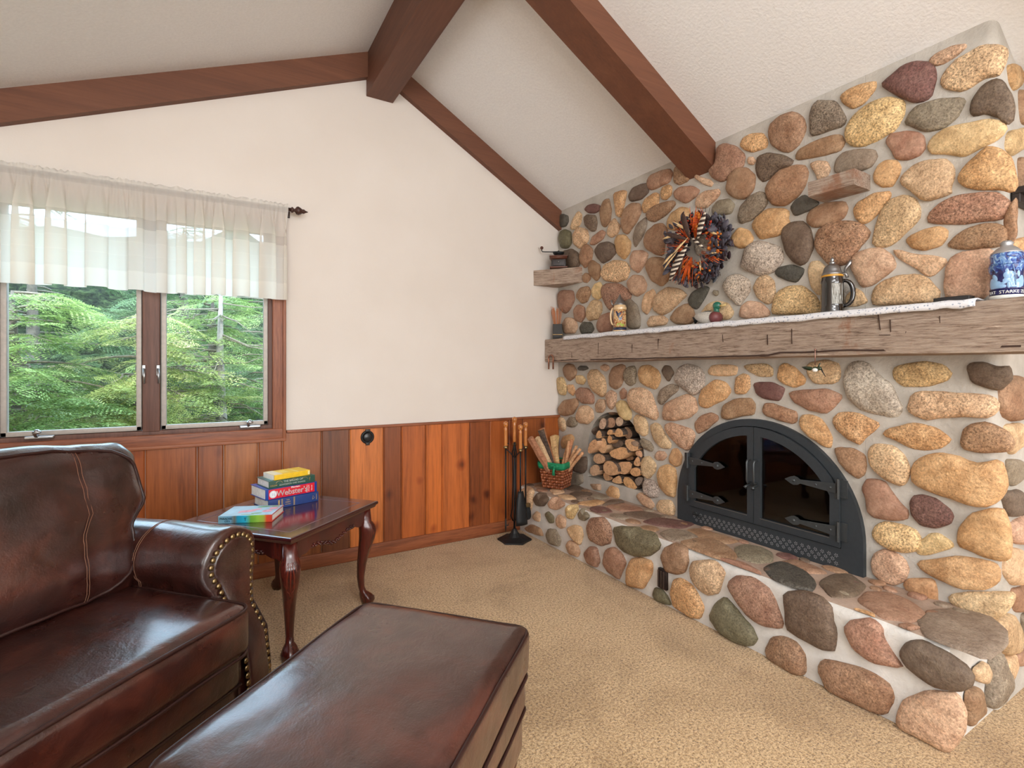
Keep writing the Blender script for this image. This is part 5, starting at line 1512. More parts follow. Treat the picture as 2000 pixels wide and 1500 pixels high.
bm = NB(); tube(bm, [(.036+.0155*math.cos(a), -.0023, .026+.0155*math.sin(a)) for a in [2*PI*k/28 for k in range(28)]], .0006, 5, closed=True); box(bm, (.031, -.0028, .018), (.0325, -.0022, .034)); box(bm, (.040, -.0028, .018), (.0415, -.0022, .034)); mk('spine_seal', bm, plain('pale_blue_print', (120, 150, 200), .6), b2, smooth=False)
b3 = book('hardcover_book', 'dark green hardcover with white and gold spine lettering, third in the stack', (bx+.004, by+.010, bz0+.104), 15.5, .238, .165, .038, None, plain('dark_green_jacket', (44, 84, 72), .3))
bm = NB(); spine_text(bm, 'THE BALLAD OF', .0135, .122, .0275, 1.0, .0006, .0003); spine_text(bm, 'SONGBIRDS AND SNAKES', .0115, .118, .0125, 1.0, .0006, .0002); mk('spine_title', bm, plain('silver_print', (206, 214, 208), .5), b3, smooth=False)
bm = NB(); spine_text(bm, 'COLLINS', .009, .022, .014, 1, .0006, .0004)
for cx in (.122, .182, .05):
    tube(bm, [(cx+.017*math.cos(a), -.0006, .018+.016*math.sin(a)) for a in [.3+2.5*k/12 for k in range(13)]], .0009, 5)
spine_text(bm, 'f', .026, .208, .02, 1, .0006, .0003)
mk('spine_gold', bm, gold, b3, smooth=False)
bm = NB(); box(bm, (.02, .02, .0379), (.22, .14, .0385)); mk('cover_picture', bm, plain('pale_blue_print2', (150, 196, 214), .4, var=.25, bscale=30), b3, smooth=False)
b4 = book('paperback_book', 'small bright yellow paperback lying on top of the stack', (bx+.030, by+.022, bz0+.1425), 19, .190, .125, .026, None, plain('yellow_paper_cover', (240, 196, 44), .4), hard=False, bt=.0014)
bm = NB()
for k in range(8): box(bm, (.05+k*.006, .03, .0259), (.0515+k*.006, .10, .0264))
box(bm, (.125, .006, .0259), (.131, .12, .0264)); box(bm, (.178, -.001, .004), (.188, .0004, .022)); mk('cover_print', bm, plain('cream_print', (248, 228, 160), .5), b4, smooth=False)
bm = NB(); box(bm, (.0, .004, .0259), (.045, .124, .0266)); mk('worn_cover_corner', bm, plain('faded_cream_paper', (232, 214, 176), .6), b4, smooth=False)
m = NT('teal_green_jacket'); v = m.coord('Object'); sx = m.n('ShaderNodeSeparateXYZ'); m.l(v, 0, sx, 0)
mr = m.n('ShaderNodeMapRange'); mr.inputs['From Min'].default_value = 0; mr.inputs['From Max'].default_value = .235; m.l(sx, 'X', mr, 'Value')
r = m.ramp(mr, 0, [(0, s2l((136, 182, 200))), (.22, s2l((120, 176, 208))), (.3, s2l((110, 110, 96))), (.36, s2l((38, 150, 186))), (.5, s2l((44, 176, 210))), (.6, s2l((104, 168, 60))), (.74, s2l((142, 190, 70))), (.84, s2l((152, 170, 70))), (.9, s2l((206, 74, 40))), (1, s2l((190, 64, 50)))])
m.base(r, 'Color'); m.b.inputs['Roughness'].default_value = .3
b5 = book('hardcover_book', 'blue and green hardcover with a pink flamingo cover, lying apart from the stack', (.042, 2.70, bz0), -24, .235, .175, .033, None, m.m)
bm = NB(); box(bm, (.003, .006, .0329), (.232, .172, .0334)); cp = mk('cover_sky', bm, plain('pale_sky_print', (172, 206, 222), .35, var=.15, bscale=14), b5, smooth=False)
bm = NB(); rs = random.Random(9)
def flat_blob(bm, cx, cy, a, b, z, rot=0, seed=0):
    g = [bm.verts.new((cx+a*math.cos(t)*math.cos(rot)-b*math.sin(t)*math.sin(rot), cy+a*math.cos(t)*math.sin(rot)+b*math.sin(t)*math.cos(rot), z)) for t in [2*PI*k/20 for k in range(20)]]; bm.faces.new(g)
for cx, cy, a, b, r_ in ((.10, .075, .038, .020, .2), (.13, .10, .026, .014, .6), (.19, .07, .022, .022, 0), (.205, .115, .02, .018, .3), (.075, .06, .016, .008, 1.0)): flat_blob(bm, cx, cy, a, b, .0337+rs.random()*.0003, r_)
mk('pink_flamingos', bm, plain('pink_print', (232, 158, 170), .4, var=.2, bscale=60), b5, smooth=False)
bm = NB()
for cx, cy, a, b, r_ in ((.15, .15, .03, .012, .2), (.20, .155, .02, .010, 0), (.155, .035, .024, .010, .2), (.12, .02, .03, .006, 0)): flat_blob(bm, cx, cy, a, b, .0336, r_)
mk('green_foliage_print', bm, plain('green_print', (120, 168, 110), .4, var=.2), b5, smooth=False)
bm = NB(); spine_text(bm, 'PARADISE', .0125, .034, .021, 1, .0006, .0002); spine_text(bm, 'CITY', .0115, .040, .0085, 1, .0006, .0002); spine_text(bm, 'T', .02, .118, .016)
mk('spine_title', bm, plain('dark_teal_print', (40, 76, 92), .5), b5, smooth=False)
# ================================================================== firewood in the arched niche
m = NT('split_wood'); v = m.coord('Object', (.25, 1, 1)); n1 = m.noise(v, 60, 5, .65, .8); v2 = m.coord(); n2 = m.noise(v2, 9, 3)
at = m.n('ShaderNodeAttribute'); at.attribute_name = 'col'
r = m.ramp(n1, 'Fac', [(.32, (.55, .48, .42)), (.5, (.95, .92, .9)), (.68, (1.15, 1.15, 1.12))]); mm = m.mix('MULTIPLY', 1, (at, 'Color'), (r, 'Color')); m.base(mm, 2)
m.b.inputs['Roughness'].default_value = .8; m.bump(n1, 'Fac', .5, .006); M['split'] = m.m
m = NT('tree_bark'); v = m.coord('Object', (.5, 1, 1)); n1 = m.noise(v, 38, 6, .7, 1)
r = m.ramp(n1, 'Fac', [(.32, s2l((44, 36, 32))), (.52, s2l((92, 76, 66))), (.68, s2l((130, 112, 98)))]); m.base(r, 'Color'); m.b.inputs['Roughness'].default_value = .9; m.bump(n1, 'Fac', .9, .012); M['bark'] = m.m
LOGS = [("445,700 470,635 515,630 525,690 500,745 455,740", (184,154,136), 'small pale round log with grey bark, top left of the niche stack'),
("525,650 560,620 610,640 610,710 570,735 525,720", (140,98,74), 'reddish brown round log, top middle of the niche stack'),
("610,640 650,612 690,640 685,700 640,720 612,690", (178,152,132), 'pale round log with grey rim, top right of the niche stack'),
("415,800 450,740 480,780 475,830 420,835", (206,152,100), 'small triangular split log under the pale round one at top left'),
("525,780 545,740 590,750 580,795 530,800", (206,146,88), 'small orange branch end beneath the brown top log'),
("590,780 640,715 700,780 660,825 600,810", (210,154,98), 'tan wedge log with darker streak just below the top right round'),
("430,930 450,860 490,810 525,850 530,930 500,990 460,970", (220,170,122), 'tall narrow pale wedge log standing left of the stack centre'),
("525,850 545,790 580,820 575,870 545,890", (204,138,76), 'thin orange branch end right of the tall pale wedge'),
("335,990 345,890 400,830 440,850 430,910 380,970", (198,142,96), 'leftmost large split log leaning over the niche edge'),
("690,860 740,825 820,850 850,930 780,970 720,930", (202,150,100), 'broad split log at the right side of the niche stack'),
("540,980 560,950 700,900 750,960 690,1030 640,1045 560,1010", (208,150,94), 'wide leaf-shaped split log in the very middle of the stack'),
("385,1030 420,965 520,1010 510,1060 450,1090 400,1065", (190,146,110), 'greyish tan half-round log left of centre in the stack'),
("800,960 860,940 880,1000 865,1025 810,1000", (206,148,110), 'small pinkish splinter log at the right rim of niche'),
("480,1110 510,1050 580,1045 640,1110 640,1180 560,1205 500,1170", (196,144,98), 'large five-sided split log low in the left of the stack'),
("600,1110 640,1060 720,1055 780,1060 770,1140 700,1195 630,1170", (214,158,108), 'large quarter log low in the right of the stack'),
("780,1080 820,1000 850,1020 850,1110 800,1100", (202,146,96), 'upright narrow wedge above the round log at lower right'),
("350,1150 380,1090 440,1085 465,1120 440,1190 380,1205", (194,152,120), 'greyish round log at the lower left edge of the niche'),
("745,1150 800,1105 860,1130 860,1180 810,1210 760,1190", (202,142,84), 'orange round log at the lower right edge of the niche'),
("485,1200 500,1150 550,1200 600,1210 560,1245 510,1245", (184,130,84), 'brownish log end squeezed beneath the large five-sided log'),
("565,1245 640,1185 670,1210 675,1280 600,1270", (216,164,108), 'pale wedge on the bottom row, left of centre'),
("680,1210 740,1200 790,1250 840,1325 770,1332 690,1290", (208,150,86), 'orange splintered log on the bottom row by the sill'),
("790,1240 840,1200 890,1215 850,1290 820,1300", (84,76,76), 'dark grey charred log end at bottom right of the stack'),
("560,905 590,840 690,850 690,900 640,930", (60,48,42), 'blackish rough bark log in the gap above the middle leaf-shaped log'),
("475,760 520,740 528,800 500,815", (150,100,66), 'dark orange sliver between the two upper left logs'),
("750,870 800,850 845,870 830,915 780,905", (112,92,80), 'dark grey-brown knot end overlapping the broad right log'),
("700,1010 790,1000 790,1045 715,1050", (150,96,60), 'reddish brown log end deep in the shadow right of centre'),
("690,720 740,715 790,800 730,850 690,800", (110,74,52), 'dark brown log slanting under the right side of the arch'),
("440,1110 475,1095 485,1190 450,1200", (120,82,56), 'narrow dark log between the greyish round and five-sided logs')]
rs = random.Random(21)
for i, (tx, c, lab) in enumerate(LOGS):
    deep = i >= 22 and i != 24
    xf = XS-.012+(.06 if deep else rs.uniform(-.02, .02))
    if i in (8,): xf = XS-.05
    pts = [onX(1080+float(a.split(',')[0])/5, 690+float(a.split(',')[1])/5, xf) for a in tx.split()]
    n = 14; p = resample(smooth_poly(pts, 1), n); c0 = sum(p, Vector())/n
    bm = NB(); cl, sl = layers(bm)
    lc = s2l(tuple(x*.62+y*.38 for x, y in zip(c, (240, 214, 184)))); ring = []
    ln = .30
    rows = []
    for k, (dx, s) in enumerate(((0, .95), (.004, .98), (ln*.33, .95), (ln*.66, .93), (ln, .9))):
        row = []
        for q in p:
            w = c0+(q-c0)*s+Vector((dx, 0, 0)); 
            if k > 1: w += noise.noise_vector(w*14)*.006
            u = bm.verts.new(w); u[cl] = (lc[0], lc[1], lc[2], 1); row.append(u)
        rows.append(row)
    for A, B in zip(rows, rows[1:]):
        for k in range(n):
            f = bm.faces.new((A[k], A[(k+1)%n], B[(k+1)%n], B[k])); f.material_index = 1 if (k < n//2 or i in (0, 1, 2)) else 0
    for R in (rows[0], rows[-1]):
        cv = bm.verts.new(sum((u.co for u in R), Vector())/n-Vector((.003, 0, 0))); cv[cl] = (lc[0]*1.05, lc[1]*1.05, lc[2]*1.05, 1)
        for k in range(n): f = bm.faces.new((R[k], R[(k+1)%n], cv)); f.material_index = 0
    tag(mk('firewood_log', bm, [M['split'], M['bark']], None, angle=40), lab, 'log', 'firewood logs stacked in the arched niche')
# ================================================================== basket with kindling
BX, BY = 2.265, 3.15
bk = thing('wicker_basket', 'square brown woven basket with a green ribbon holding split wood on hearth', 'basket', (BX, BY, ZH+.012), math.radians(30))
wick = wood('woven_splint', (84, 40, 22), (142, 78, 46), (190, 122, 80), rough=.4, axis='X', fine=30, coat=.2)
hb0, ht0, bh = .078, .100, .19
bm = NB()
nrow, nper = 8, 9
for r_ in range(nrow):
    z = .006+r_*(bh-.02)/nrow; hh = (bh-.02)/nrow*.96
    for side in range(4):
        ang = side*PI/2; ex = Vector((math.cos(ang), math.sin(ang), 0)); ey = Vector((-math.sin(ang), math.cos(ang), 0))
        for k in range(nper):
            h0 = hb0+(ht0-hb0)*z/bh; t0, t1 = -1+2*k/nper, -1+2*(k+1)/nper
            out = .0048 if (k+r_) % 2 == 0 else -.0028
            rows = []
            for j in range(5):
                t = t0+(t1-t0)*j/4; b = out*math.sin(PI*j/4)
                rows.append((bm.verts.new(ex*(h0+b)+ey*(t*h0)+Vector((0, 0, z))), bm.verts.new(ex*(h0+b+.0006+(ht0-hb0)/nrow)+ey*(t*(h0+(ht0-hb0)/nrow))+Vector((0, 0, z+hh)))))
            for A, B in zip(rows, rows[1:]): bm.faces.new((A[0], B[0], B[1], A[1]))
v4 = [bm.verts.new((a*hb0*.97, b*hb0*.97, .006)) for a, b in ((-1,-1),(1,-1),(1,1),(-1,1))]; bm.faces.new(v4)
bo = mk('basket_weave', bm, wick, bk); sm = bo.modifiers.new('s', 'SOLIDIFY'); sm.thickness = .004
bm = NB(); tube(bm, loop_rect(0, 0, ht0+.002, ht0+.002, .02, bh), .006, 8, closed=True); mk('basket_rim', bm, wick, bk)
bm = NB()
lp = loop_rect(0, 0, ht0+.008, ht0+.008, .02, 0); rows = []
for p in lp:
    w = .006*noise.noise(p*20)
    rows.append([bm.verts.new(Vector((p.x*s, p.y*s, z+w))) for z, s in ((bh-.038, .97), (bh-.02, 1.03), (bh+.0, 1.05), (bh+.014, 1.02))])
for i in range(len(rows)):
    A, B = rows[i], rows[(i+1)%len(rows)]
    for q in range(3): bm.faces.new((A[q], A[q+1], B[q+1], B[q]))
grn = plain('green_cloth', (16, 126, 84), .7, var=.2, bscale=20)
rb = mk('ribbon', bm, grn, bk); sm = rb.modifiers.new('s', 'SOLIDIFY'); sm.thickness = .003
bm = NB(); c = Vector((-ht0-.018, -.035, bh-.015))
ell(bm, c, (.012, .012, .011)); ell(bm, c+Vector((0, .018, .008)), (.008, .02, .01)); ell(bm, c+Vector((0, -.018, .006)), (.008, .02, .01)); tube(bm, [c, c+Vector((-.006, .003, -.03)), c+Vector((-.004, .004, -.06))], [.006, .010, .012], 8); mk('ribbon_bow', bm, grn, rb)
bm = NB()
c = Vector((ht0*.45, -ht0-.012, bh-.012))
for dx, dz in ((-.006, .006), (.006, .006), (-.006, -.006), (.006, -.006)): bbox(bm, tuple(c+Vector((dx-.005, -.003, dz-.005))), tuple(c+Vector((dx+.005, .001, dz+.005))), .001)
mk('ribbon_print', bm, plain('pale_print', (200, 220, 232), .6), rb)
ca, sa = math.cos(math.radians(30)), math.sin(math.radians(30))
def loc(x, y, z): return Vector((BX+x*ca-y*sa, BY+x*sa+y*ca, ZH+.012+z))
def stick(label, base, tip, w, t, col, twist=0, barkside=True, seed=0, name='kindling_stick'):
    bm = NB(); cl, sl = layers(bm); a, b = Vector(base), Vector(tip); d = (b-a).normalized(); s = d.cross(Vector((.3, -1, .1))).normalized(); u = s.cross(d)
    lc = s2l(col); sec = [(-1, -1), (.2, -1.1), (1, -.7), (1, .6), (.1, 1), (-.9, .8)]; rows = []; rs2 = random.Random(seed)
    for i in range(9):
        tt = i/8; c = a.lerp(b, tt); row = []
        for x, y in sec:
            p = c+s*(x*w/2)+u*(y*t/2); p += noise.noise_vector(p*16+Vector((seed, 0, 0)))*.006*min(1, w/.02)
            q = bm.verts.new(p); q[cl] = (lc[0], lc[1], lc[2], 1); row.append(q)
        rows.append(row)
    for A, B in zip(rows, rows[1:]):
        for k in range(6):
            f = bm.faces.new((A[k], A[(k+1)%6], B[(k+1)%6], B[k])); f.material_index = 1 if barkside and k in (4, 5) else 0
    for R in (rows[0], rows[-1]): bm.faces.new(R)
    return tag(mk(name, bm, [M['split'], M['bark']], None, angle=40), label, 'firewood', 'split wood standing in the basket')
# tips measured in the photograph, at the basket's distance
def at(px, py, Y=3.2): return onY(px, py, Y)
base = loc(-.035, .0, .03)
stick('left-leaning reddish split log in the basket', loc(-.035, -.005, .06), at(1036, 855, 3.13), .040, .034, (180, 128, 98), barkside=False, seed=1)
stick('split birch log with pale flaky bark in the basket', loc(-.012, -.012, .06), at(1050, 855, 3.13), .034, .030, (214, 184, 146), barkside=False, seed=2)
stick('tallest orange-brown split log with dark bark edge in the basket', loc(.010, -.005, .06), at(1058, 838, 3.16), .05, .034, (176, 118, 78), seed=3)
stick('pale yellow split log at the right of the basket', loc(.030, -.01, .06), at(1080, 852, 3.17), .040, .034, (214, 178, 128), barkside=False, seed=4)
stick('flat straw coloured split log standing at the back of basket', loc(.02, .03, .03), at(1087, 850, 3.24), .055, .022, (208, 176, 122), barkside=False, seed=5)
rs = random.Random(31)
jn = 0
tg = [(1112, 862), (1118, 858), (1126, 870), (1133, 876), (1138, 884), (1130, 890), (1122, 880), (1108, 872)]
labs = ['thin twisted orange splinter, uppermost of the bundle leaning right', 'thin curved splinter second in the bundle leaning right', 'pale stringy splinter in the middle of the bundle leaning right', 'pinkish splinter with frayed tip in the bundle leaning right', 'long curled splinter reaching farthest right of the basket', 'lowest thick splinter curving right over the hearth', 'short inner splinter of the bundle leaning right', 'slim dark streaked splinter beside the flat back log']
for (px, py), lb in zip(tg, labs):
    a = loc(.045+rs.uniform(-.02, .02), -.03+rs.uniform(-.02, .02), .08); b = onX(px, py, 2.36+rs.uniform(-.03, .02))
    mid = a.lerp(b, .5)+Vector((0, 0, rs.uniform(-.02, .01)))
    bm = NB(); cl, sl = layers(bm)
    pts = []
    for i in range(9):
        t = i/8; pts.append(a*(1-t)**2+mid*2*t*(1-t)+b*t*t+Vector((0, .003*math.sin(t*9+px), .004*math.sin(t*8+py))))
    tube(bm, pts, [.0145*(1.0-.35*abs(t/8-.4)) for t in range(9)], 7)
    c = s2l(rs.choice([(196, 138, 100), (206, 156, 116), (182, 124, 94), (214, 168, 128)]))
    for q in bm.verts: q[cl] = (c[0], c[1], c[2], 1); q.co += noise.noise_vector(q.co*60)*.002
    tag(mk('kindling_stick', bm, M['split'], None), lb, 'firewood', 'split wood standing in the basket')
# ================================================================== fireplace tool set
tx, ty = 1.925, 3.20
fs = thing('tool_stand', 'black wrought iron fireplace tool stand on the carpet beside the hearth', 'tool stand', (tx, ty, 0), math.radians(12))
bm = NB()
def poly_base(R, z): return [Vector(((R*(1 if k % 2 == 0 else .84))*math.cos(PI*k/6+.26), (R*(1 if k % 2 == 0 else .84))*math.sin(PI*k/6+.26), z)) for k in range(12)]
prism(bm, poly_base(.125, .0), (0, 0, .012)); 
t_ = [(.10, .012), (.05, .03), (.028, .055), (.018, .075), (.012, .085)]
lathe(bm, t_, seg=12); mk('stand_base', bm, M['black'], fs, smooth=False)
bm = NB(); tube(bm, [(0, 0, .08), (0, 0, .30), (0, 0, .72)], [.008, .007, .007], 8); mk('stand_pole', bm, M['black'], fs)
bm = NB()
for k in range(4):
    a = PI/4+k*PI/2; d = Vector((math.cos(a), math.sin(a), 0))
    tube(bm, [Vector((0, 0, .60)), d*.035+Vector((0, 0, .64)), d*.068+Vector((0, 0, .67)), d*.062+Vector((0, 0, .70)), d*.04+Vector((0, 0, .705))], .0045, 6)
    tube(bm, [Vector((0, 0, .30)), d*.04+Vector((0, 0, .285)), d*.07+Vector((0, 0, .25)), d*.07+Vector((0, 0, .21)), d*.03+Vector((0, 0, .15)), Vector((0, 0, .14))], .0035, 6) if k % 2 == 0 else None
mk('tool_holder', bm, M['black'], fs)
def grip(bm, x, y, z):
    lathe(bm, [(.010, z), (.013, z+.01), (.0125, z+.06), (.012, z+.12), (.0135, z+.135), (.008, z+.142), (.016, z+.152), (.019, z+.165), (.015, z+.178), (.003, z+.184)], (x, y, 0), 14)
def collar(bm, x, y, z): lathe(bm, [(.011, z-.012), (.018, z-.008), (.018, z-.002), (.012, z+.012)], (x, y, 0), 12)
bm = NB(); grip(bm, 0, 0, .715); mk('stand_handle', bm, M['handlewood'], fs)
def tool(name, label, dx, dy, ztop, build):
    t = thing(name, label, 'fireplace tool', (tx+dx, ty+dy, 0), 0, 'fireplace tools hanging on the stand')
    bm = NB(); grip(bm, 0, 0, ztop); mk('handle', bm, M['handlewood'], t)
    bm = NB(); collar(bm, 0, 0, ztop); mk('handle_collar', bm, M['brass'], t)
    build(t, ztop); return t
def shaft(t, z0, z1):
    bm = NB(); tube(bm, [(0, 0, z0), (0, 0, z1)], .006, 8); mk('shaft', bm, M['black'], t)
def poker(t, z):
    shaft(t, .16, z); bm = NB(); tube(bm, [(0, 0, .17), (0, 0, .10), (0, 0, .07)], [.006, .007, .001], 8); tube(bm, [(0, 0, .12), (.02, 0, .115), (.026, 0, .135)], [.005, .004, .001], 6); mk('poker_point', bm, M['black'], t)
def shovel(t, z):
    shaft(t, .36, z); bm = NB(); rows = []
    for i in range(9):
        tt = i/8; zz = .37-.24*tt; w = .022+.026*math.sin(min(1, tt*1.3)*PI/2); rows.append([bm.verts.new((w*a, -.012*(1-a*a)-.02*tt, zz)) for a in (-1, -.6, -.2, .2, .6, 1)])
    for A, B in zip(rows, rows[1:]):
        for k in range(5): bm.faces.new((A[k], A[k+1], B[k+1], B[k]))
    o = mk('shovel_blade', bm, M['black'], t); s = o.modifiers.new('s', 'SOLIDIFY'); s.thickness = .003
def brush(t, z):
    shaft(t, .26, z); bm = NB(); bbox(bm, (-.035, -.016, .232), (.035, .016, .262), .006); mk('brush_ferrule', bm, M['brass'], t)
    bm = NB(); rs = random.Random(1)
    prof = [(.034, .235), (.042, .20), (.044, .16), (.036, .145)]
    rows = [[bm.verts.new((r*math.cos(2*PI*k/24)*(1+.05*(k % 2)), r*.55*math.sin(2*PI*k/24)*(1+.05*(k % 2)), z_)) for k in range(24)] for r, z_ in prof]
    for A, B in zip(rows, rows[1:]):
        for k in range(24): bm.faces.new((A[k], A[(k+1)%24], B[(k+1)%24], B[k]))
    bm.faces.new(rows[0]); bm.faces.new(rows[-1]); mk('brush_bristles', bm, plain('black_bristles', (28, 28, 28), .9, bump=.8, bscale=200), t, smooth=False)
def tongs(t, z):
    bm = NB()
    for s in (-1, 1): tube(bm, [(0, 0, z), (.018*s, 0, z-.06), (.012*s, 0, z-.25), (.018*s, 0, .22), (.03*s, 0, .16), (.01*s, 0, .12)], .005, 7)
    mk('tong_arms', bm, M['black'], t)
tool('fireplace_poker', 'fireplace poker with turned wooden grip, leftmost on the iron stand', -.074, .0, .685, poker)
tool('fireplace_brush', 'fireplace brush with black bristles and brass ferrule, rightmost on the iron stand', .080, -.025, .675, brush)
tool('ash_shovel', 'black ash shovel hanging in front of the iron stand pole', .008, -.07, .665, shovel)
tool('fireplace_tongs', 'black fireplace tongs hanging behind the pole of the iron stand', .035, .06, .69, tongs)
# ================================================================== wreath
WP = onX(1366, 486, XS-.07)
wrh = thing('wreath', 'autumn wreath of dark dried leaves, orange berries and striped feathers on stones', 'wreath', tuple(WP), 0)
rs = random.Random(77); R0 = .145
lf = plain('slate_purple_leaves', (74, 70, 80), .6, var=.25, bscale=12); br = plain('dark_plum_leaves', (62, 42, 46), .6, var=.2, bscale=12)
og = plain('orange_berries', (222, 100, 30), .35, var=.25, bscale=25); rd = plain('rust_red_berries', (176, 52, 20), .3); am = plain('amber_dried_flowers', (196, 112, 32), .6, var=.2, bscale=50)
def wp(a, r, x=0): return Vector((x, -r*math.cos(a), r*math.sin(a)))   # a measured in the picture: 0 = right
def leaf(bm, c, d, l, w, nrm, cup=.2):
    s = d.cross(nrm).normalized(); rows = []
    for i in range(6):
        t = i/5; ww = w*math.sin(PI*min(.97, max(.05, t)))**.6; p = c+d*(l*t)+nrm*(cup*l*math.sin(PI*t)*.4)
        rows.append((bm.verts.new(p-s*ww), bm.verts.new(p+nrm*(-cup*ww*.5)), bm.verts.new(p+s*ww)))
    for A, B in zip(rows, rows[1:]): bm.faces.new((A[0], A[1], B[1], B[0])); bm.faces.new((A[1], A[2], B[2], B[1]))
def leaves(name, mat, n, l, w, sel=None, rr=(.10, .19)):
    bm = NB(); k = 0
    while k < n:
        a = rs.uniform(0, 2*PI)
        if sel and not sel(a): continue
        k += 1; r = rs.uniform(*rr); c = wp(a, r, rs.uniform(-.035, .05)); tang = wp(a+PI/2, 1); rad = wp(a, 1)
        d = (rad*rs.uniform(-.2, 1)+tang*rs.uniform(-1, 1)+Vector((rs.uniform(-.7, .1), 0, 0))).normalized()
        nrm = (Vector((-1, 0, 0))+Vector((0, rs.uniform(-.5, .5), rs.uniform(-.5, .5)))).normalized(); nrm = (nrm-d*nrm.dot(d)).normalized()
        leaf(bm, c, d, l*rs.uniform(.7, 1.3), w*rs.uniform(.7, 1.3), nrm)
    o = mk(name, bm, mat, wrh); s = o.modifiers.new('s', 'SOLIDIFY'); s.thickness = .0012; return o
leaves('dried_leaves', lf, 260, .040, .011)
leaves('plum_leaves', br, 150, .05, .012)
leaves('slate_leaves', plain('slate_blue_leaves', (88, 94, 102), .6), 60, .042, .013, lambda a: 3.6 < a < 5.6 or a < .8)
leaves('front_leaves', lf, 170, .042, .012, lambda a: 1.7 < a < 4.4 or a < .9 or a > 5.0, rr=(.11, .20))
wrh_fl = [o for o in scene.collection.objects if o.name.startswith('front_leaves')][0]
wrh_fl.location.x = -.045
bm = NB()
for i in range(240):
    a = rs.choice([rs.gauss(-.1, .35), rs.gauss(-1.2, .25), rs.gauss(2.2, .3), rs.gauss(1.4, .2), rs.gauss(.5, .2), rs.gauss(3.6, .3)]); r = rs.uniform(.09, .18); sphere(bm, wp(a, r, rs.uniform(-.075, -.04)), rs.uniform(.0035, .0055), (1, 1, 1), 7, 5)
mk('red_berries', bm, rd, wrh)['kind'] = 'stuff'
bm = NB()
for i in range(70):
    a = rs.choice([rs.gauss(-.15, .4), rs.gauss(1.35, .12), rs.gauss(-1.25, .2), rs.gauss(3.9, .2)]); r = rs.uniform(.10, .19); sphere(bm, wp(a, r, rs.uniform(-.07, -.04)), rs.uniform(.006, .010), (1, 1, 1), 8, 6)
mk('amber_flowers', bm, am, wrh)['kind'] = 'stuff'
bm = NB()
for i in range(110):
    a = rs.choice([rs.gauss(2.95, .10), rs.gauss(2.3, .15), rs.gauss(4.0, .15), rs.gauss(-.5, .15), rs.gauss(1.35, .1), rs.gauss(4.5, .15)]); p = wp(a+rs.uniform(-.1, .1), rs.uniform(.05, .09), -.045); q = wp(a, rs.uniform(.15, .225), rs.uniform(-.09, -.03)); tube(bm, [p, p.lerp(q, .5)+Vector((-.01, 0, 0)), q], .0012, 4)
mk('orange_sprays', bm, og, wrh)
bm = NB()
for i in range(70):
    a = rs.uniform(0, 2*PI); tube(bm, [wp(a, .13, 0), wp(a+rs.uniform(-.2, .2), rs.uniform(.18, .23), rs.uniform(-.06, .02))], .0011, 4)
for k in range(3): tube(bm, [wp(2*PI*i/40, R0+.006*math.sin(i*2+k), .02+.01*k) for i in range(40)], .008, 6, closed=True)
mk('twig_ring', bm, M['bark'], wrh)
m = NT('striped_feather'); v = m.coord('Object'); wv = m.n('ShaderNodeTexWave', Scale=13, Distortion=2.0); wv.bands_direction = 'Z'; m.l(v, 0, wv, 'Vector')
r = m.ramp(wv, 'Fac', [(.5, s2l((60, 44, 38))), (.62, s2l((226, 214, 196)))]); m.base(r, 'Color'); m.b.inputs['Roughness'].default_value = .7; STR = m.m
pf = plain('cream_feather', (226, 196, 148), .8, var=.25, bscale=80); bf = plain('dark_brown_feather', (72, 50, 42), .7, var=.3, bscale=50)
def feather(a0, r0, a1, r1, w, mat, x=-.085):
    p, q = wp(a0, r0, x), wp(a1, r1, x-.01); d = (q-p); l = d.length; d.normalize(); bm = NB(); leaf(bm, p, d, l, w, Vector((-1, 0, 0))-d*Vector((-1, 0, 0)).dot(d), .12)
    s = (lambda b: b)(0); tube(bm, [p-d*.02, p+d*l*.5+Vector((-.006, 0, 0)), q], [.0016, .0012, .0006], 5)
    o = mk('feather', bm, mat, wrh); sm = o.modifiers.new('s', 'SOLIDIFY'); sm.thickness = .001
feather(2.6, .02, 4.05, .215, .024, STR); feather(3.3, .03, 4.35, .20, .010, bf)
feather(.55, .07, .95, .20, .020, STR); feather(1.7, .10, 2.15, .20, .008, pf); feather(1.9, .05, 2.55, .20, .013, bf); feather(2.3, .12, 2.72, .205, .007, pf)
feather(1.5, .05, 1.75, .205, .018, bf); feather(2.0, .05, 3.35, .11, .007, pf); feather(3.2, .10, 3.5, .20, .007, pf); feather(3.35, .10, 3.65, .20, .006, pf)
feather(1.2, .05, -.25, .11, .009, STR); feather(-.9, .12, -1.05, .17, .006, pf); feather(.35, .15, .15, .19, .006, pf); feather(-.5, .13, -.35, .20, .005, pf)
# ================================================================== wall inlet
p = onY(716, 853, YB)
wi = thing('wall_inlet', 'round black vacuum inlet with hinged cap set in the wood paneling', 'wall inlet', (p.x, YB-.017, p.z))
bm = NB(); lathe(bm, [(.044, 0), (.044, -.006), (.038, -.010), (.033, -.010), (.030, -.004)], axis='y', seg=32); mk('inlet_ring', bm, M['black'], wi)
bm = NB(); lathe(bm, [(.029, -.004), (.029, -.014), (.024, -.018), (.001, -.018)], axis='y', seg=28); bbox(bm, (-.016, -.018, .036), (.016, -.003, .052), .003); bbox(bm, (-.012, -.018, -.052), (.012, -.003, -.036), .003); mk('inlet_cap', bm, plain('gloss_black', (36, 36, 38), .25), wi)
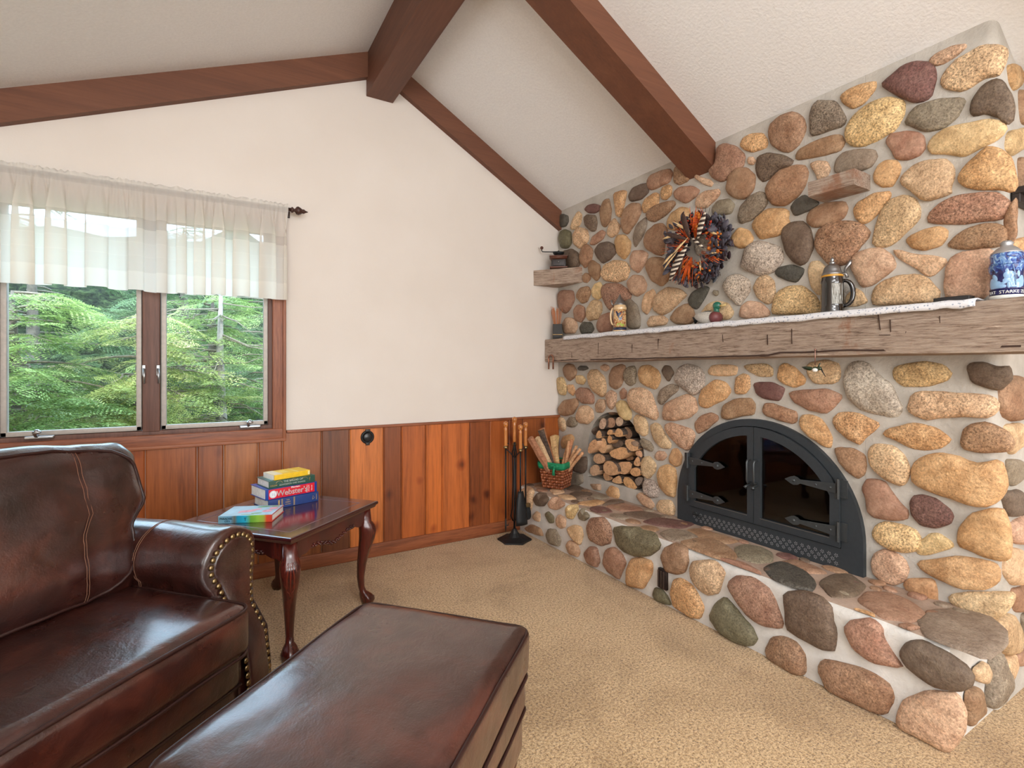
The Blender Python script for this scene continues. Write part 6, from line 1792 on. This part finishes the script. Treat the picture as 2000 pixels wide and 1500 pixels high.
# ================================================================== curtain valance and rod
rodz = 2.205; rody = YB-.085
rod = thing('curtain_rod', 'dark brown curtain rod with a turned finial above the window', 'curtain rod', (.43, rody, rodz))
bm = NB(); tube(bm, [(-2.55, 0, 0), (.0, 0, 0)], .011, 12); mk('rod_pole', bm, plain('dark_walnut_pole', (58, 34, 26), .35, coat=.3), rod)
bm = NB(); lathe(bm, [(.011, 0), (.017, .006), (.017, .012), (.010, .018), (.010, .024), (.022, .032), (.026, .042), (.020, .055), (.012, .066), (.014, .074), (.007, .084), (.002, .098)], (0.0, 0, 0), 18, axis='x'); mk('rod_finial', bm, plain('carved_dark_finial', (66, 38, 30), .4), rod)
bm = NB(); tube(bm, [(-.012, 0, 0), (-.012, .082, 0)], .006, 8); bbox(bm, (-.03, .076, -.03), (.006, .084, .03), .003); mk('rod_bracket', bm, plain('dark_bracket', (58, 34, 26), .4), rod)
m = NT('semi_sheer_valance'); t = m.t; t.nodes.remove(m.b); out = t.nodes['Material Output']
co = m.coord('Object'); sx = m.n('ShaderNodeSeparateXYZ'); m.l(co, 0, sx, 0)
mr = m.n('ShaderNodeMapRange'); mr.inputs['From Min'].default_value = -.545; mr.inputs['From Max'].default_value = .03; m.l(sx, 'Z', mr, 'Value')
# bands of the weave: fraction from the bottom
def cramp(stops):
    r = m.ramp(mr, 0, stops); r.color_ramp.interpolation = 'CONSTANT'; return r
den = cramp([(0, (1.0,)*3), (.17, (.93,)*3), (.175, (.92,)*3), (.31, (.98,)*3), (.315, (.93,)*3), (.43, (.98,)*3), (.435, (.91,)*3), (.565, (.74,)*3), (.66, (.89,)*3), (.90, (.8,)*3), (.96, (.9,)*3)])
tr = t.nodes.new('ShaderNodeBsdfTransparent'); df = t.nodes.new('ShaderNodeBsdfDiffuse'); tl = t.nodes.new('ShaderNodeBsdfTranslucent')
df.inputs[0].default_value = (*s2l((250, 248, 244)), 1); tl.inputs[0].default_value = (*s2l((246, 240, 226)), 1)
m1 = t.nodes.new('ShaderNodeMixShader'); m1.inputs[0].default_value = .5; t.links.new(df.outputs[0], m1.inputs[1]); t.links.new(tl.outputs[0], m1.inputs[2])
m2 = t.nodes.new('ShaderNodeMixShader'); t.links.new(den.outputs[0], m2.inputs[0]); t.links.new(tr.outputs[0], m2.inputs[1]); t.links.new(m1.outputs[0], m2.inputs[2]); t.links.new(m2.outputs[0], out.inputs[0])
bm = NB(); n = 1300; xa, xb = -1.98, .415
zs = [.028, .018, .008, -.006, -.016, -.05, -.10, -.16, -.22, -.28, -.34, -.40, -.46, -.50, -.545]
def foldy(x, z):
    k = min(1, max(0, (-z)/.18))
    a = .024*math.sin(x*36+2.2*math.sin(x*5.1)+1.3*math.sin(x*11.3))+.010*math.sin(x*83+3*math.sin(x*7))
    b = .006*math.sin(x*210+4*math.sin(x*17))
    big = .020*math.sin(x*52+2.6*math.sin(x*4.3)+1.4*math.sin(x*9.7+1))
    return (b+.3*a)*(1-k)+(big+.2*b)*k
def foldx(x, z):
    k = min(1, max(0, (-z-.02)/.16))
    ph = x*52+2.6*math.sin(x*4.3)+1.4*math.sin(x*9.7+1)
    return k*(.019+.009*math.sin(x*6.1))*math.sin(2*ph)*(.75+.25*min(1, -z/.4))
rows = []
for i in range(n+1):
    x = xa+(xb-xa)*i/n; row = []
    for z in zs:
        y = foldy(x, z); xx = x+.010*math.cos(x*36+2.2*math.sin(x*5.1))*0-foldx(x, z)
        zz = z+(.004*math.sin(x*160+5*math.sin(x*20)) if z > 0 else 0)+(.004*math.sin(x*9)+.003*math.sin(x*36) if z < -.4 else 0)
        off = -.013 if abs(z) < .02 else -.006
        row.append(bm.verts.new((xx-.43, off+y*(0.25 if abs(z) < .02 else 1), zz)))
    rows.append(row)
for A, B in zip(rows, rows[1:]):
    for q in range(len(zs)-1): bm.faces.new((A[q], A[q+1], B[q+1], B[q]))
va = mk('window_valance', bm, m.m); va.location = (.43, rody-.006, rodz); tag(va, 'gathered white semi-sheer valance with woven bands hanging over the window', 'valance')
# ================================================================== outside: ground, conifers
m = NT('forest_floor'); v = m.coord(); n1 = m.noise(v, 3, 5, .7); r = m.ramp(n1, 'Fac', [(.3, s2l((74, 62, 46))), (.6, s2l((110, 98, 66))), (.75, s2l((96, 118, 60)))]); m.base(r, 'Color'); m.b.inputs['Roughness'].default_value = 1
bm = NB(); box(bm, (-16, YB+.2, -.5), (9, 18, -.35)); struct('ground_outside', bm, m.m, smooth=False)
def needle(name, a, b, c):
    m = NT(name); v = m.coord(); n1 = m.noise(v, 2.6, 4, .6); n2 = m.noise(v, 40, 2)
    mx = m.mix('MIX', .35, (n1, 'Fac'), (n2, 'Fac')); r = m.ramp(mx, 2, [(.36, s2l(a)), (.5, s2l(b)), (.62, s2l(c))]); m.base(r, 'Color'); m.b.inputs['Roughness'].default_value = .6
    m.b.inputs['Specular IOR Level'].default_value = .25
    tl = m.t.nodes.new('ShaderNodeBsdfTranslucent'); m.t.links.new(r.outputs[0], tl.inputs[0]); ms = m.t.nodes.new('ShaderNodeMixShader'); ms.inputs[0].default_value = .35
    out = m.t.nodes['Material Output']; m.t.links.new(m.b.outputs[0], ms.inputs[1]); m.t.links.new(tl.outputs[0], ms.inputs[2]); m.t.links.new(ms.outputs[0], out.inputs[0]); return m.m
N1 = needle('bright_green_needles', (84, 106, 62), (136, 160, 92), (196, 210, 138)); N2 = needle('deep_green_needles', (76, 98, 72), (116, 142, 98), (172, 190, 140)); N3 = needle('yellow_green_needles', (104, 118, 66), (164, 174, 96), (220, 210, 150))
twig = plain('grey_twigs', (140, 128, 112), .9, var=.3); trunkm = plain('grey_tree_bark', (112, 102, 92), .95, var=.35, bump=.8, bscale=14)
def spray(L_, rng, mi):
    """one flat hemlock spray as vertex/face lists: a stem with side twigs, each lined with short needles"""
    V, Fc = [], []
    def nd(p, d, l, w, up):
        s = d.cross(up).normalized()*w; i = len(V); V.extend([p-s*.5, p+d*l*.55+s*.7+up*w*.2, p+d*l, p+d*l*.55-s*.7-up*w*.2]); Fc.append((i, i+1, i+2, i+3))
    ns = 9
    for k in range(ns):
        t = (k+.6)/ns; p = Vector((L_*t, 0, -.10*L_*t*t))
        for s in (-1, 1):
            l = L_*(.52*(1-t)+.12)*rng.uniform(.8, 1.15); d = Vector((.62, s*.78, rng.uniform(-.15, .1))).normalized()
            m_ = max(3, int(l/.016))
            for j in range(m_):
                q = p+d*(l*(j+.5)/m_)+Vector((0, 0, -.25*l*((j+.5)/m_)**2))
                for s2 in (-1, 1):
                    dd = (d*.65+Vector((-d.y, d.x, 0))*s2*.7+Vector((0, 0, rng.uniform(-.25, .2)))).normalized(); nd(q, dd, rng.uniform(.018, .028), .0075, Vector((rng.uniform(-.3, .3), rng.uniform(-.3, .3), 1)).normalized())
    return V, Fc
SPR = [spray(.34, random.Random(s), 0) for s in range(5)]
def conifer(label, base, height, rad, mat, z0, seed, nb, toward=None, kind='conifer_tree', dens=7):
    rng = random.Random(seed)
    t = thing(kind, label, 'tree', base)
    bm = NB(); tube(bm, [(0, 0, 0), (.03, 0, height*.4), (0, .02, height*.8), (0, 0, height)], [.11, .085, .04, .01], 10); mk('trunk', bm, trunkm, t)
    V, Fc = [], []; bb = NB()
    for k in range(nb):
        z = z0+(height-z0)*((k+rng.random())/nb)**1.05
        R_ = rad*(1-(z-z0)/(height-z0)*.75)*rng.uniform(.75, 1.1)
        a = rng.uniform(-PI, PI)
        if toward is not None: a = toward+rng.gauss(0, 1.0)
        d = Vector((math.cos(a), math.sin(a), 0)); side = Vector((-d.y, d.x, 0)); droop = rng.uniform(.12, .32)
        P = lambda u: d*(R_*u)+side*(.06*math.sin(u*5+k))+Vector((0, 0, z+.12*R_*u-droop*R_*u*u))
        tube(bb, [P(u/5) for u in range(6)], [.014*(1-.14*u) for u in range(6)], 5)
        m_ = max(3, int(R_*dens))
        for j in range(m_):
            u = .25+.75*(j+rng.random())/m_
            p = P(min(1, u)); sgn = rng.choice((-1, 0, 1)) if u < .9 else 0
            ang = a+sgn*rng.uniform(.5, 1.1); pitch = rng.uniform(-.45, .1)
            rot = Matrix.Rotation(ang, 3, 'Z') @ Matrix.Rotation(-pitch, 3, 'Y') @ Matrix.Rotation(rng.uniform(-.4, .4), 3, 'X'); sc = rng.uniform(.8, 1.35)
            sv, sf = SPR[rng.randrange(5)]; i0 = len(V)
            V.extend([p+rot@(w*sc) for w in sv]); Fc.extend([tuple(i0+q for q in f) for f in sf])
    me = bpy.data.meshes.new('foliage'); me.from_pydata([tuple(v) for v in V], [], Fc); me.materials.append(mat); me.update()
    o = bpy.data.objects.new('foliage', me); scene.collection.objects.link(o); o.parent = t
    mk('branches', bb, twig, t); return t
# seen through the panes: (x, y, z of foot)
GZ = -.42
conifer('bright green hemlock filling the left window pane outside', (-1.35, 5.6, GZ), 2.3, 1.25, N1, .5, 1, 64, toward=-PI/2+.2, dens=9)
conifer('yellow-tipped green conifer low behind the middle of the window', (-.55, 6.0, GZ), 2.2, 1.15, N3, .3, 2, 50, toward=-PI/2, dens=8)
conifer('fresh green hemlock branches seen in the right window pane', (.05, 6.6, GZ), 2.5, 1.3, N1, .5, 3, 58, toward=-PI/2, dens=8)
conifer('deep green conifer behind the right window pane', (.75, 7.6, GZ), 3.0, 1.5, N2, .5, 4, 56, dens=7)
conifer('deep green conifer standing far left outside the window', (-2.5, 6.6, GZ), 2.7, 1.6, N2, .4, 5, 60, toward=-PI/2+.5, dens=7)
conifer('tall dark conifer in the second row behind the left pane', (-1.9, 8.6, GZ), 3.7, 1.9, N2, .3, 6, 58, dens=6)
conifer('tall grey-stemmed conifer in the second row behind the mullion', (-.3, 8.9, GZ), 3.7, 1.9, N2, .3, 7, 60, dens=6)
conifer('broad distant conifer at the back left of the woods', (-4.2, 9.5, GZ), 3.8, 2.2, N2, .3, 8, 56, dens=5)
conifer('broad distant conifer at the back right of the woods', (1.6, 10.2, GZ), 3.9, 2.2, N2, .3, 9, 56, dens=5)
# bare grey trunk and dead branches
dt = thing('bare_tree', 'thin grey bare trunk with dead branches seen in the right window pane', 'tree', (.12, 6.05, GZ))
bm = NB(); tube(bm, [(0, 0, 0), (.02, 0, 1.0), (-.01, 0, 1.8), (0, 0, 2.5)], [.055, .045, .035, .015], 8); mk('trunk', bm, plain('pale_grey_bark', (150, 140, 130), .95, var=.3, bscale=10), dt)
bm = NB(); rng = random.Random(6)
for k in range(46):
    z = rng.uniform(.5, 2.4); a = rng.uniform(-PI, 0); l = rng.uniform(.3, .9); d = Vector((math.cos(a), math.sin(a)*.6, rng.uniform(-.35, .15)))
    tube(bm, [Vector((0, 0, z)), Vector((0, 0, z))+d*l*.5+Vector((0, 0, rng.uniform(-.05, .05))), Vector((0, 0, z))+d*l], [.008, .005, .002], 5)
mk('dead_branches', bm, twig, dt)
# dark woodland slope closing the view
bm = NB(); nx, nz = 60, 20; rows = []
for i in range(nx+1):
    row = []
    for j in range(nz+1):
        x = -14+26*i/nx; z = -.5+4.6*j/nz; row.append(bm.verts.new((x, 12.6+.05*(x+2)**2*-.2+1.2*noise.noise(Vector((x*.8, z*.9, 3)))+.12*z*z*.5, z+(.5*noise.noise(Vector((x*.9, 4, 4))) if j == nz else 0))))
    rows.append(row)
for A, B in zip(rows, rows[1:]):
    for q in range(nz): bm.faces.new((A[q], A[q+1], B[q+1], B[q]))
m = NT('woodland_thicket'); v = m.coord('Object', (1, 1, 2.0)); n1 = m.noise(v, 5, 6, .75, .6); r = m.ramp(n1, 'Fac', [(.34, s2l((30, 34, 26))), (.5, s2l((66, 78, 50))), (.66, s2l((116, 138, 84)))]); m.base(r, 'Color'); m.b.inputs['Roughness'].default_value = 1; m.bump(n1, 'Fac', 1, .3)
wd_ = struct('woodland_backdrop', bm, m.m)
